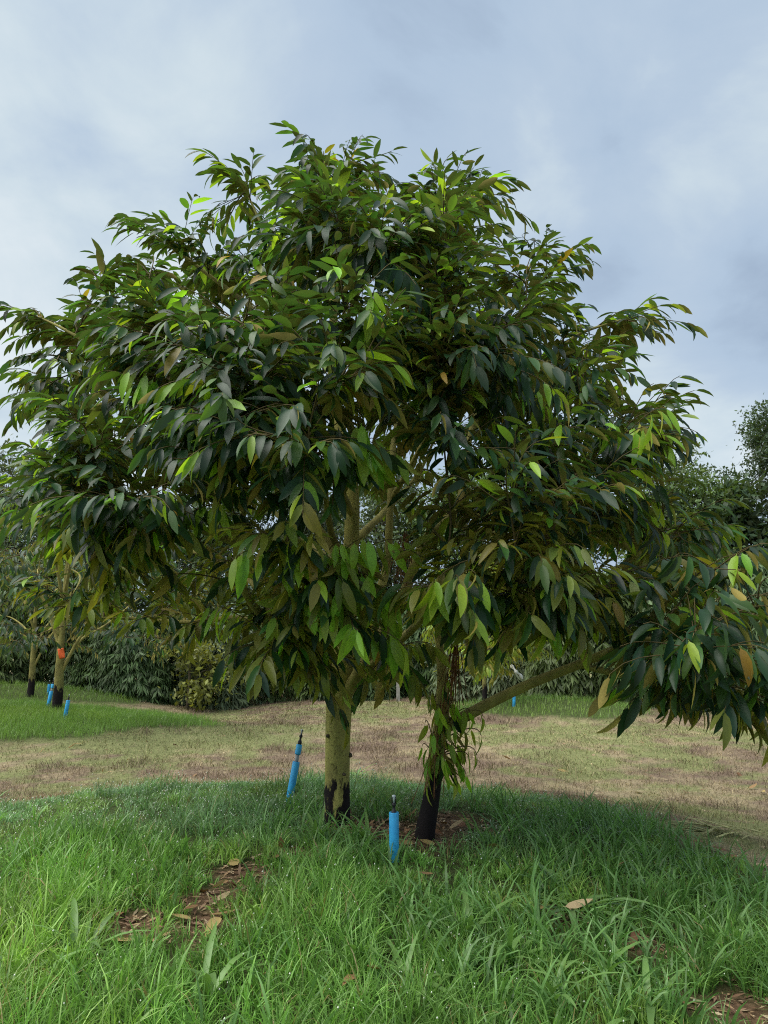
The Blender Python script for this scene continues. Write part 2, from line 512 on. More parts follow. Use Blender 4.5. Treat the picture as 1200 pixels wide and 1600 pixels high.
Fg = np.stack([idx[:-1, :-1], idx[:-1, 1:], idx[1:, 1:], idx[1:, :-1]], -1).reshape(-1, 4)
me = mesh_arr('ground', np.stack([GX, GY, GZ], -1).reshape(-1, 3), Fg, colr.reshape(-1, 3))
gmat, nd, lk = mat('orchard_ground')
out = N(nd, 'ShaderNodeOutputMaterial')
at = N(nd, 'ShaderNodeAttribute', attribute_name='tint')
tco = N(nd, 'ShaderNodeTexCoord')
n1 = N(nd, 'ShaderNodeTexNoise'); n1.inputs['Scale'].default_value = 22; n1.inputs['Detail'].default_value = 9; n1.inputs['Roughness'].default_value = 0.7
lk.new(tco.outputs['Object'], n1.inputs['Vector'])
mr = N(nd, 'ShaderNodeMapRange'); mr.inputs['From Min'].default_value = 0.3; mr.inputs['From Max'].default_value = 0.7; mr.inputs['To Min'].default_value = 0.55; mr.inputs['To Max'].default_value = 1.5
lk.new(n1.outputs['Fac'], mr.inputs['Value'])
ml = N(nd, 'ShaderNodeVectorMath', operation='SCALE'); lk.new(at.outputs['Color'], ml.inputs[0]); lk.new(mr.outputs['Result'], ml.inputs['Scale'])
pr = N(nd, 'ShaderNodeBsdfPrincipled'); pr.inputs['Roughness'].default_value = 0.95; pr.inputs['Specular IOR Level'].default_value = 0.1
lk.new(ml.outputs['Vector'], pr.inputs['Base Color'])
bp = N(nd, 'ShaderNodeBump'); bp.inputs['Strength'].default_value = 0.8; bp.inputs['Distance'].default_value = 0.03
lk.new(n1.outputs['Fac'], bp.inputs['Height']); lk.new(bp.outputs['Normal'], pr.inputs['Normal'])
lk.new(pr.outputs['BSDF'], out.inputs['Surface'])
ground = link('ground', me, gmat)
tag(ground, 'orchard ground of dry mown turf with grassy planting mounds', 'ground', kind='structure')

# ================================================================== leaves (vectorised)
ROW_S = np.array((0, 0.09, 0.2, 0.42, 0.68, 0.88, 1.0))
ROW_W = np.array((0.05, 0.06, 0.70, 1.0, 0.86, 0.40, 0.02))
LOW_S = np.array((0, 0.4, 1.0)); LOW_W = np.array((0.08, 1.0, 0.03))
def leaves_geo(pos, d, up, L, wr, curl, fold, tint, rows=(ROW_S, ROW_W), tipdark=0.0):
    n = len(pos)
    S_, W_ = rows; r = len(S_)
    d = nrm(d); up = nrm(up - d * np.sum(up * d, -1, keepdims=True)); sd = np.cross(d, up)
    L = np.broadcast_to(L, (n,)); curl = np.broadcast_to(curl, (n,)); fold = np.broadcast_to(fold, (n,)); wr = np.broadcast_to(wr, (n,))
    cs = np.where(np.abs(curl) < 1e-3, 1e-3, curl)[:, None]
    th = cs * S_[None]
    cx = np.sin(th) / cs; cz = (1 - np.cos(th)) / cs
    cen = pos[:, None] + (L[:, None] * cx)[..., None] * d[:, None] - (L[:, None] * cz)[..., None] * up[:, None]
    nl = np.cos(th)[..., None] * up[:, None] + np.sin(th)[..., None] * d[:, None]
    hw = 0.5 * L[:, None] * wr[:, None] * W_[None]
    off = hw[..., None] * (np.cos(fold)[:, None, None] * sd[:, None] + 0)
    lift = hw[..., None] * np.sin(fold)[:, None, None] * nl
    V = np.stack([cen - off + lift, cen, cen + off + lift], 2).reshape(-1, 3)
    b = (np.arange(n) * r * 3)[:, None, None]
    i = (np.arange(r - 1) * 3)[None, :, None]
    q = np.array(((0, 1, 4, 3), (1, 2, 5, 4)))
    F = (b[..., None] + i[..., None] + q[None, None]).reshape(-1, 4)
    T = np.repeat(tint, r * 3, axis=0)
    return V, F, T
def diamond_geo(pos, d, up, L, wr, tint):
    n = len(pos); d = nrm(d); up = nrm(up - d * np.sum(up * d, -1, keepdims=True)); sd = np.cross(d, up)
    L = np.broadcast_to(L, (n,))[:, None]
    mid = pos + d * L * .45
    V = np.stack([pos, mid + sd * L * wr * .5 - up * L * .03, pos + d * L - up * L * .12, mid - sd * L * wr * .5 - up * L * .03], 1).reshape(-1, 3)
    return V, np.arange(n * 4).reshape(-1, 4), np.repeat(tint, 4, axis=0)
def leaf_tints(n, base, fresh_p, fresh, yel_p=0.0, vary=0.25, rg=rng):
    base = np.array(base); t = base[None] * (1 + vary * rg.normal(size=(n, 1)).clip(-1.6, 1.6)) * (1 + 0.1 * rg.normal(size=(n, 3)))
    f = rg.random(n) < fresh_p
    t[f] = np.array(fresh) * (0.75 + 0.5 * rg.random((f.sum(), 1)))
    y = rg.random(n) < yel_p
    t[y] = np.array((0.26, 0.19, 0.03)) * (0.7 + 0.5 * rg.random((y.sum(), 1)))
    return t.clip(0.004, 0.8)

# a library of shared single-leaf meshes for leaves that are objects of their own
DARK = (0.022, 0.058, 0.025); MID = (0.058, 0.128, 0.03); FRESH = (0.25, 0.41, 0.04); YEL = (0.27, 0.20, 0.035); OLIVE = (0.19, 0.215, 0.04)
LEAFLIB = {}
def leaf_variant(kind, k):
    key = (kind, k)
    if key not in LEAFLIB:
        r_ = np.random.default_rng(100 + k + 17 * 'dmfyo'.index(kind))
        base = {'d': DARK, 'm': MID, 'f': FRESH, 'y': YEL, 'o': OLIVE}[kind]
        t = np.array([base]) * (0.75 + 0.5 * r_.random((1, 1))) * (1 + 0.1 * r_.normal(size=(1, 3)))
        V, F, T = leaves_geo(np.zeros((1, 3)), np.array([[0, 1.0, 0]]), np.array([[0, 0, 1.0]]), 1.0, 0.235 + 0.06 * r_.random(), 0.1 + 0.9 * r_.random(), 0.15 + 0.35 * r_.random(), t.clip(0.004, 0.8))
        m_ = mesh_arr('leaf', V, F, T); m_.materials.append(M_LEAF)
        LEAFLIB[key] = m_
    return LEAFLIB[key]

def bez(a, b, c, d, n):
    t = np.linspace(0, 1, n)[:, None]
    return (1 - t) ** 3 * a + 3 * (1 - t) ** 2 * t * b + 3 * (1 - t) * t ** 2 * c + t ** 3 * d
def resample(path, step):
    seg = np.linalg.norm(np.diff(path, axis=0), axis=1)
    s = np.concatenate([[0], np.cumsum(seg)])
    n = max(2, int(s[-1] / step))
    q = np.linspace(0, s[-1], n)
    return np.stack([np.interp(q, s, path[:, i]) for i in range(3)], -1), s[-1]

class DurianTree:
    """limbs given as polylines; leafy twigs grow from the limbs to the given tips"""
    def __init__(self, axis_xy, seed, leaf_len=0.168, spacing=0.04, side_n=(2, 4)):
        self.nodes = []; self.axis = np.array(axis_xy); self.rg = np.random.default_rng(seed)
        self.twigs = Geo(); self.lp = []; self.ld = []; self.lu = []; self.lk = []; self.ll = []
        self.olive_z = None; self.leaf_len = leaf_len; self.spacing = spacing; self.side_n = side_n
    def limb_nodes(self, path, skip=0.0):
        p, l = resample(path, 0.08)
        self.nodes.append(p[int(len(p) * skip):])
    def leafy(self, path, frac_len, terminal_kind, droop, step=None, scale=1.0):
        rg = self.rg
        p, l = resample(path, 0.02)
        k0 = max(0, len(p) - int(frac_len / 0.02))
        st_ = step or self.spacing
        tan = nrm(np.gradient(p, axis=0))
        side = 1
        phase = rg.random() * 6.28
        ids = [int(v_) for v_ in np.arange(k0, len(p), st_ / 0.02)]
        for c, i in enumerate(ids):
            t = tan[i]; side = -side
            hz = np.cross(t, (0, 0, 1.0)); hn = np.linalg.norm(hz)
            if hn < 0.35:
                a = phase + c * 2.4
                rad = np.array((math.cos(a), math.sin(a), 0.0)); rad = rad - t * np.dot(rad, t)
                s = nrm(rad)
            else:
                s = hz / hn * side
            f = (c + 1) / len(ids)
            g = droop * (0.55 + 0.9 * rg.random()) + (1.3 if terminal_kind == 'f' and c >= len(ids) - 6 else 0)
            d = t * (0.62 + 0.5 * f + 0.15 * rg.normal()) + s * (0.75 - 0.35 * f + 0.15 * rg.normal()) + np.array((0, 0, -1.0)) * g + 0.14 * rg.normal(size=3)
            d = d / np.linalg.norm(d)
            upv = np.array((0, 0, 1.0)) * 1.0 + (t * -0.5 if d[2] < -0.7 else 0) + s * 0.25 * rg.normal() + 0.3 * rg.normal(size=3)
            if d[2] < -0.75:      # hanging blade: upper face looks outward
                o = np.array((*(p[i][:2] - self.axis), 0.0)); upv = nrm(o) + 0.45 * rg.normal(size=3)
            self.lp.append(p[i]); self.ld.append(d); self.lu.append(upv)
            self.ll.append(scale * self.leaf_len * (0.78 + 0.42 * rg.random()) * (1.0 if f < 0.85 else 0.85))
            kind = 'd'
            q = rg.random()
            if terminal_kind == 'f' and f > 0.5:
                kind = 'f' if q < 0.68 or c >= len(ids) - 5 else ('m' if q < 0.92 else 'd')
            elif terminal_kind == 'm' and f > 0.4:
                kind = 'm' if q < 0.55 else ('f' if q < 0.62 else 'd')
            else:
                kind = 'd' if q < 0.70 else ('m' if q < 0.93 else ('f' if q < 0.99 else 'y'))
            if self.olive_z is not None and p[i][2] < self.olive_z and kind in 'dm' and rg.random() < .55:
                kind = 'o'
            self.lk.append(kind)
    def grow(self, tip, terminal='n', droop=0.6, rise=0.25, end_dir=None, leafy_len=0.75, sides=True, scale=1.0):
        rg = self.rg
        tip = np.asarray(tip, float)
        nod = np.concatenate(self.nodes)
        rt = np.hypot(*(tip[:2] - self.axis)); rn = np.hypot(nod[:, 0] - self.axis[0], nod[:, 1] - self.axis[1])
        dist = np.linalg.norm(nod - tip, axis=1)
        cost = dist + 0.9 * np.maximum(0, nod[:, 2] - tip[2] + 0.05) + 1.0 * np.maximum(0, rn - rt) + 1.5 * np.maximum(0, 0.28 - dist)
        a = nod[np.argmin(cost)]
        L = np.linalg.norm(tip - a)
        outv = tip - np.array((*self.axis, tip[2])); outv = nrm(outv + 1e-6)
        e = end_dir if end_dir is not None else nrm(outv + np.array((0, 0, rise)) + 0.25 * rg.normal(size=3))
        st = nrm((tip - a) + np.array((0, 0, 0.35 * L)) + 0.15 * L * rg.normal(size=3))
        path = bez(a, a + st * L * 0.35, tip - e * L * 0.38, tip, 12)
        r0 = 0.0035 + 0.0055 * min(L, 1.6)
        V, F = tube(path, np.linspace(r0, 0.0022, 12), 5, cap=False)
        self.twigs.add(V, F)
        p, l = resample(path, 0.08)
        self.nodes.append(p[: max(1, int(len(p) * 0.6))])
        self.leafy(path, min(leafy_len, 0.85 * L), terminal, droop, scale=scale)
        if sides:
            pf, l = resample(path, 0.02); tan = nrm(np.gradient(pf, axis=0))
            n = rg.integers(self.side_n[0], self.side_n[1] + 1)
            for k in range(n):
                back = 0.22 + 0.75 * rg.random()
                i = len(pf) - 1 - int(min(back, 0.8 * l) / 0.02)
                if i < 1: continue
                t = tan[i]; hz = np.cross(t, (0, 0, 1.0)); hn = np.linalg.norm(hz)
                if hn < 0.3:
                    aa = rg.random() * 6.28; hz = np.array((math.cos(aa), math.sin(aa), 0)); hn = 1
                s = hz / hn * (1 if k % 2 else -1)
                ln = 0.24 + 0.24 * rg.random()
                dd = nrm(t * 0.8 + s * 0.8 + np.array((0, 0, 0.1 + 0.25 * rg.normal())) + 0.2 * rg.normal(size=3))
                q = pf[i]
                sp_ = bez(q, q + dd * ln * 0.4, q + dd * ln * 0.75 + np.array((0, 0, 0.01)), q + dd * ln + np.array((0, 0, -0.10 * ln - 0.15 * ln * rg.random())), 6)
                V, F = tube(sp_, np.linspace(0.0035, 0.0018, 6), 4, cap=False)
                self.twigs.add(V, F)
                self.leafy(sp_, 0.85 * ln, terminal if rg.random() < 0.5 else 'n', droop, scale=scale)
    def finish(self, root, n_single, tints, dark_only=False, leaf_mat=None, yel=0.0):
        """the largest-looking leaves become objects, all others one foliage mesh"""
        rg = self.rg
        off = np.array(root.location)
        lp, ld, lu = np.array(self.lp), nrm(np.array(self.ld)), np.array(self.lu)
        ll = np.array(self.ll); lk_ = np.array(self.lk)
        n = len(lp)
        single = np.zeros(n, bool)
        if n_single:
            u, v, z = project(lp)
            size = ll / np.maximum(z, 0.1)
            ok = (u > 5) & (u < 1195) & (v > 5) & (v < 1595) & (z > 0.5)
            order = np.argsort(-np.where(ok, size, 0))
            single[order[:n_single]] = True
        for i in np.where(single)[0]:
            d = ld[i]; up = lu[i] - d * np.dot(lu[i], d); up = up / np.linalg.norm(up); s = np.cross(d, up)
            me_ = leaf_variant(lk_[i], int(rg.integers(0, 8)))
            o = bpy.data.objects.new('leaf', me_); COL.objects.link(o); o.parent = root
            M = Matrix(((s[0], d[0], up[0]), (s[1], d[1], up[1]), (s[2], d[2], up[2]))).to_4x4()
            o.matrix_local = Matrix.Translation(lp[i] - off) @ M @ Matrix.Scale(ll[i], 4)
        r_ = ~single
        m = r_.sum()
        t = np.zeros((m, 3)); kk = lk_[r_]
        for key, c in tints.items():
            s_ = kk == key
            t[s_] = np.array(c) * (0.7 + 0.6 * rg.random((s_.sum(), 1))) * (1 + 0.1 * rg.normal(size=(s_.sum(), 3)))
        V, F, T = leaves_geo(lp[r_], ld[r_], lu[r_], ll[r_], 0.225 + 0.07 * rg.random(m), 0.1 + 1.0 * rg.random(m), 0.12 + 0.4 * rg.random(m), t.clip(0.004, 0.8))
        fo = link('foliage', mesh_arr('foliage', V - off, F, T), leaf_mat or M_LEAF, root)
        tag(fo, kind='stuff')
        tw = link('twigs', self.twigs.mesh('twigs', off, tint=False), M_TWIG, root)
        tag(tw, kind='stuff')
        return n

TINTS = {'d': DARK, 'm': MID, 'f': FRESH, 'y': YEL, 'o': OLIVE}

# ================================================================== the main durian tree
base = G(525, 1287)
D0 = base[1]
def px(pts):
    """(u, v, depth offset from the trunk) -> world"""
    return np.array([P(u, v, D0 + dd) for u, v, dd in pts])
tree = thing('durian_tree', base, 'large bushy durian tree with olive trunk and black-painted foot on the grassy mound', 'tree')
T1 = DurianTree(base[:2], 5, spacing=0.035, side_n=(2, 5)); T1.olive_z = base[2] + 1.75
tr_px = [(525, 1296, 0), (525, 1270, 0), (526, 1220, 0), (527, 1160, 0), (530, 1100, 0), (536, 1030, .02), (543, 950, .03), (549, 850, .05), (549, 760, .05), (528, 650, .05), (518, 560, .05), (524, 440, .05), (522, 330, 0.05), (505, 250, 0.05)]
tp = px(tr_px); tp[0] = base - np.array((0, 0, 0.12))
path = catmull(tp, 6)
rk = np.interp(np.linspace(0, 1, len(path)), np.linspace(0, 1, len(tr_px)), [.105, .092, .083, .083, .088, .068, .06, .052, .046, .038, .032, .024, .014, .006])
V, F = tube(path, rk, 24, wob=0.09)
link('trunk', mesh_arr('trunk', V - base, F), M_BARK, tree)
T1.limb_nodes(path, 0.33)
LIMBS = [
    ([(535, 1095, 0), (575, 1035, -.06), (625, 935, -.1), (668, 850, .0), (705, 780, .1), (738, 700, .2), (762, 610, .3), (800, 490, .4), (830, 410, .4)], .05),
    ([(538, 1020, .03), (572, 950, .15), (600, 880, .25), (612, 780, .3), (625, 680, .35), (642, 590, .4), (662, 450, .35), (690, 300, .3)], .042),
    ([(525, 1090, 0), (485, 1030, -.2), (430, 960, -.45), (378, 895, -.7), (371, 840, -.85), (395, 780, -1.0), (405, 700, -1.2)], .038),
    ([(525, 1060, 0), (455, 1000, .05), (370, 970, .1), (290, 968, .15), (215, 964, .15), (120, 965, .1)], .027),
    ([(545, 900, .05), (480, 810, .05), (390, 720, .1), (260, 620, .15), (130, 520, .15), (60, 495, .15)], .034),
    ([(700, 790, .1), (760, 800, .05), (830, 770, -.1), (920, 710, -.25), (1020, 650, -.3)], .026),
    ([(757, 630, .28), (830, 590, .2), (900, 520, .1), (970, 500, .05)], .021),
    ([(530, 660, .05), (440, 520, .1), (320, 420, .1), (230, 360, .1)], .026),
    ([(519, 580, .05), (450, 430, -.1), (385, 300, -.1)], .022),
    ([(549, 850, .1), (600, 800, .7), (650, 720, 1.3), (700, 620, 1.7)], .032),
    ([(545, 900, 0.1), (470, 840, .7), (380, 760, 1.2), (280, 680, 1.6)], .03),
    ([(546, 880, 0), (525, 840, -.6), (500, 760, -1.1), (530, 705, -1.45)], .026),
    ([(548, 800, 0), (480, 690, -.6), (400, 610, -1.0), (330, 580, -1.3)], .026),
    ([(560, 1055, -.03), (640, 985, -.45), (700, 935, -.8), (790, 945, -1.05)], .026),
    ([(371, 850, -.83), (300, 830, -.9), (240, 815, -.95), (130, 850, -.9)], .019),
    ([(460, 1005, .04), (380, 900, .35), (260, 860, .6), (120, 820, .7)], .024),
    ([(690, 815, .08), (790, 850, .4), (900, 850, .5), (1050, 850, .5)], .026),
    ([(612, 780, .3), (640, 730, 0), (690, 640, -.5), (740, 560, -.9)], .022),
    ([(518, 560, .05), (560, 460, -.5), (590, 400, -.9)], .02),
    ([(642, 590, .4), (720, 500, .8), (780, 420, 1.1)], .018),
    ([(524, 500, .05), (500, 400, .7), (470, 330, 1.0)], .018),
    ([(575, 1035, -.06), (610, 1010, .3), (680, 960, .8), (760, 930, 1.1)], .022),
    ([(505, 1050, -.1), (470, 1030, -.5), (430, 1010, -.9)], .016),
]
for pts, r0 in LIMBS:
    pp = px(pts)
    pp[1:-1] += 0.03 * T1.rg.normal(size=pp[1:-1].shape)
    path = catmull(pp, 6)
    V, F = tube(path, 0.8 * r0 * np.linspace(1, 0.0, len(path)) ** 0.95 + 0.006, 10, wob=0.06)
    link('branch', mesh_arr('branch', V - base, F), M_BRANCH, tree)
    T1.limb_nodes(path, 0.25)

OUTLINE = np.array([(5, 500), (75, 488), (118, 500), (140, 390), (190, 395), (205, 338), (290, 368), (330, 330), (352, 240), (380, 250), (412, 300), (440, 255), (490, 212), (530, 235), (565, 250), (615, 222), (645, 265), (700, 232), (765, 258), (812, 320), (780, 370), (795, 430), (870, 365), (930, 385), (905, 440), (905, 510), (985, 482), (1062, 540), (990, 590), (1108, 612), (1065, 640), (1090, 700), (1045, 745), (1110, 790), (1170, 835), (1100, 880), (1040, 960), (900, 1010), (770, 1000), (720, 1010), (640, 1055), (585, 1080), (540, 1095), (470, 1100), (400, 1050), (375, 1000), (300, 985), (190, 985), (75, 955), (95, 890), (10, 845), (5, 745), (25, 690), (5, 620), (60, 560)], float)
def edge_dist(p):
    a = OUTLINE; b = np.roll(OUTLINE, -1, 0)
    ab = b - a; t = np.clip(((p - a) * ab).sum(1) / (ab ** 2).sum(1), 0, 1)
    dd = np.linalg.norm(a + ab * t[:, None] - p, axis=1).min()
    inside = False
    for (x1, y1), (x2, y2) in zip(a, b):
        if (y1 > p[1]) != (y2 > p[1]) and p[0] < (x2 - x1) * (p[1] - y1) / (y2 - y1) + x1:
            inside = not inside
    return dd if inside else -dd
tips = []
# twigs that draw the outline of the crown
for (u, v, dd, rise) in [(22, 492, .2, .1), (90, 492, .3, .3), (150, 398, .1, .3), (215, 345, .2, .5), (245, 352, -.2, .4), (352, 258, .1, 1.6), (376, 262, -.2, 1.4), (440, 275, -.2, 1.2), (488, 232, .1, 1.6), (505, 236, -.3, 1.6), (528, 250, .4, 1.2), (612, 236, .2, 1.3), (585, 250, -.3, 1.2), (655, 272, .1, .9), (700, 248, .2, .8), (740, 262, -.2, .4), (772, 275, .2, .2), (795, 300, -.2, 0), (775, 350, .1, .1), (770, 400, -.3, .2), (868, 378, .2, .6), (905, 385, .1, .2), (850, 385, -.3, .5), (892, 440, .2, .3), (890, 480, -.2, .3), (890, 520, .2, .1), (975, 492, .1, .2), (1035, 520, -.1, 0), (1015, 512, .3, .1), (985, 540, -.3, .2), (970, 580, .2, .1), (1085, 610, .1, .1), (1050, 615, -.3, .2), (1060, 650, -.6, 0), (1075, 680, .2, -.1), (1020, 640, .5, .1), (1035, 720, -.3, 0), (1060, 770, .2, .1), (1110, 800, -.2, 0), (1150, 830, .2, -.1), (1090, 850, -.3, 0), (1060, 900, .2, 0),
                         (20, 625, .1, .1), (60, 585, .2, .2), (70, 560, -.2, .2), (95, 530, .3, .2), (135, 470, .2, .3), (165, 470, -.3, .3), (170, 420, .3, .3), (280, 385, .2, .5), (310, 375, -.2, .6), (335, 340, .3, .9), (25, 690, .3, 0), (15, 745, -.2, 0), (40, 760, .3, 0), (20, 820, .1, -.1), (105, 890, -.1, -.1), (75, 950, -.2, -.2), (130, 960, .3, -.1), (200, 975, -.2, -.2), (280, 975, .2, -.2), (330, 985, .5, -.2)]:
    tips.append((P(u, v, D0 + dd), 'n' if v < 560 else 'm', 0.38 if v < 600 else 0.55, rise))
# twigs on the side that faces the photographer, bright young leaves at their ends
for (u, v, dd, tk) in [(398, 668, -1.65, 'f'), (320, 610, -1.5, 'f'), (215, 612, -1.2, 'f'), (515, 700, -1.7, 'f'), (585, 700, -1.6, 'f'), (455, 835, -1.75, 'f'), (185, 800, -1.35, 'f'), (480, 650, -1.3, 'n'), (430, 770, -1.5, 'm'), (340, 780, -1.5, 'f'), (310, 700, -1.5, 'f'), (250, 700, -1.4, 'n'), (350, 690, -1.35, 'f'), (575, 510, -1.7, 'f'), (570, 420, -1.4, 'n'), (625, 412, -1.3, 'f'), (480, 360, -.9, 'f'), (720, 295, -.8, 'f'), (650, 330, -1.0, 'n'), (420, 450, -1.3, 'm'), (300, 470, -1.0, 'f'), (440, 560, -1.4, 'm'), (505, 590, -1.4, 'n'), (650, 600, -1.4, 'm'), (725, 520, -1.3, 'n'), (840, 600, -1.1, 'f'), (825, 560, -1.0, 'm'), (965, 660, -1.2, 'f'), (920, 560, -.9, 'm'), (890, 690, -1.1, 'm'), (840, 720, -1.0, 'n'), (905, 740, -1.3, 'm'), (960, 760, -.9, 'n'), (730, 670, -1.2, 'm'), (800, 640, -.8, 'm'), (700, 600, -1.1, 'n'), (760, 590, .8, 'n'), (820, 660, .9, 'n'), (860, 640, .3, 'n'), (680, 560, -1.4, 'm'), (600, 560, -1.5, 'm'), (880, 780, -.6, 'm'), (930, 810, -.4, 'm'), (980, 820, -.7, 'm'), (850, 830, -.2, 'm'), (1020, 790, -.6, 'm'), (880, 860, .6, 'm'), (800, 870, .9, 'm'), 
                       (680, 905, -1.75, 'f'), (655, 920, -1.7, 'm'), (575, 900, -1.5, 'f'), (560, 985, -1.7, 'f'), (530, 920, -1.5, 'f'), (620, 1000, -1.2, 'n'), (700, 970, -1.3, 'm'), (770, 940, -1.5, 'f'), (830, 960, -1.6, 'm'), (870, 980, -1.5, 'f'), (800, 990, -1.2, 'n'), (735, 855, -1.0, 'f'), (520, 790, -1.6, 'm'), (540, 850, -1.5, 'f'), (480, 900, -1.2, 'f'), (430, 960, -1.2, 'f'), (400, 1000, -.9, 'm'), (450, 1040, -.7, 'm'), (420, 1020, -.5, 'm'), (470, 980, -.9, 'm'), (350, 950, -.6, 'f'), (150, 850, -1.2, 'm'), (110, 800, -1.1, 'n'), (250, 900, -1.0, 'm'), (200, 930, -.8, 'm'), (170, 740, -1.2, 'n'), (110, 700, -1.0, 'n'), (960, 970, -.9, 'm'), (920, 930, -1.1, 'm'), (1000, 900, -.9, 'n'), (620, 1040, -.6, 'm'), (600, 1060, .3, 'm'), (660, 1020, .5, 'm')]:
    tips.append((P(u, v, D0 + dd * .93), tk, 0.9, 0.0, 1.12))
# the rest fills the crown's shell
cnt = 0
while cnt < 480:
    p = np.array((rng.uniform(0, 1180), rng.uniform(215, 1090)))
    e_ = edge_dist(p)
    if e_ < 36: continue
    q = min(e_, 400) / 400
    T_ = 2.15 * math.sqrt(1 - (1 - q) ** 2)
    s = 1 - 0.75 * rng.random() ** 1.5
    sg = -1 if rng.random() < 0.52 else 1
    hole = (455 < p[0] < 770) and (650 < p[1] < 1000)
    if hole and rng.random() < (0.97 if sg < 0 else 0.86): continue
    if p[1] > 740 and p[0] < 450 and rng.random() < .35: continue
    low = p[1] > 880 and p[0] < 420
    if low and rng.random() < 0.6: continue
    if p[1] > 930 and 560 < p[0] < 1000 and rng.random() < 0.75: continue
    if p[0] > 760 and p[1] > 840 and rng.random() < 0.5: continue
    rise = 0.9 if p[1] < 330 else (0.4 if p[1] < 480 else (0.15 if p[1] < 700 else -0.05))
    tips.append((P(p[0], p[1], D0 + sg * T_ * s), 'n', 0.4 if p[1] < 500 else 0.62, rise))
    cnt += 1
nod0 = np.concatenate(T1.nodes)
tips.sort(key=lambda t: np.linalg.norm(nod0 - t[0], axis=1).min())
for tip, tk, dr, rise, *sc_ in tips:
    T1.grow(tip, tk, droop=dr, rise=rise, scale=sc_[0] if sc_ else 1.0)
n1_ = T1.finish(tree, 300, TINTS)
print('main tree leaves', n1_)
# pruning scars and a burr on the trunk
for (u, v, r_) in [(547, 1180, .016), (544, 1238, .012), (512, 1150, .012), (538, 1210, .009), (520, 1120, .014)]:
    c = P(u, v, D0 - (.075 if u not in (547, 544) else .01))
    n_ = nrm(c - np.array((base[0], D0, c[2])))
    V, F = tube(np.array([c - n_ * .02, c, c + n_ * .008, c + n_ * .014]), np.array((r_ * 1.2, r_ * 1.1, r_ * .9, r_ * .35)), 8, wob=.2)
    link('knot', mesh_arr('knot', V - base, F), M_FARBARK, tree)
# brown bunch of dried flower stalks caught in the crown
def stalk_bunch(top, bottom, n, spread, parent, off, seed):
    g = Geo(); rg = np.random.default_rng(seed)
    for k in range(n):
        a = top + rg.normal(size=3) * (spread * 0.35, spread * 0.35, 0.03)
        b = bottom + rg.normal(size=3) * (spread, spread, abs(top[2] - bottom[2]) * 0.22)
        m_ = (a + b) / 2 + rg.normal(size=3) * (spread * 0.6, spread * 0.6, 0.02)
        V, F = tube(bez(a, a * .6 + m_ * .4, b * .5 + m_ * .5, b, 7), np.linspace(0.003, 0.0018, 7), 4, cap=False)
        g.add(V, F)
    o = link('dried_stalks', g.mesh('dried_stalks', off, tint=False), M_STALK, parent)
    tag(o, kind='stuff'); return o
stalk_bunch(P(632, 842, D0 - .2), P(628, 905, D0 - .2), 26, 0.045, tree, base, 3)

# ================================================================== the slim leaning tree beside it
b2 = G(664, 1312)
D2 = b2[1]
lean = thing('durian_tree', b2, 'slim leaning durian tree with black foot and one long limb sweeping right', 'tree')
T2 = DurianTree(b2[:2] + np.array((0.2, 0)), 9, leaf_len=0.19, spacing=0.04); T2.olive_z = b2[2] + .95
def px2(pts):
    return np.array([P(u, v, D2 + dd) for u, v, dd in pts])
pts = [(662, 1320, 0), (664, 1300, 0), (672, 1255, .0), (679, 1210, .02), (684, 1165, .04), (690, 1130, .05), (692, 1085, .06), (690, 1040, .1), (684, 985, .15), (676, 930, .2)]
tp = px2(pts); tp[0] = b2 - np.array((0.005, 0, 0.12))
path = catmull(tp, 6)
V, F = tube(path, np.interp(np.linspace(0, 1, len(path)), np.linspace(0, 1, len(pts)), [.068, .062, .054, .05, .048, .046, .038, .03, .02, .008]), 16, wob=0.07)
link('trunk', mesh_arr('trunk', V - b2, F), M_BARK2, lean)
T2.limb_nodes(path, 0.35)
for pts, r0 in [([(690, 1140, .05), (725, 1120, .02), (770, 1096, -.02), (830, 1068, -.1), (900, 1040, -.2), (980, 1008, -.35), (1070, 985, -.55), (1170, 965, -.8), (1260, 975, -1.0)], .036),
                ([(905, 1038, -.2), (960, 1052, -.35), (1020, 1060, -.5), (1100, 1060, -.8), (1180, 1090, -1.0)], .017),
                ([(985, 1006, -.35), (1040, 940, -.5), (1100, 900, -.7), (1170, 890, -.8)], .016),
                ([(935, 1027, -.25), (1000, 1000, -.6), (1060, 1010, -.95), (1110, 1040, -1.25)], .016)]:
    path = catmull(px2(pts), 6)
    V, F = tube(path, r0 * np.linspace(1, 0.1, len(path)) ** 0.7 + 0.004, 10, wob=0.05)
    link('branch', mesh_arr('branch', V - b2, F), M_BRANCH, lean)
    T2.limb_nodes(path, 0.45)
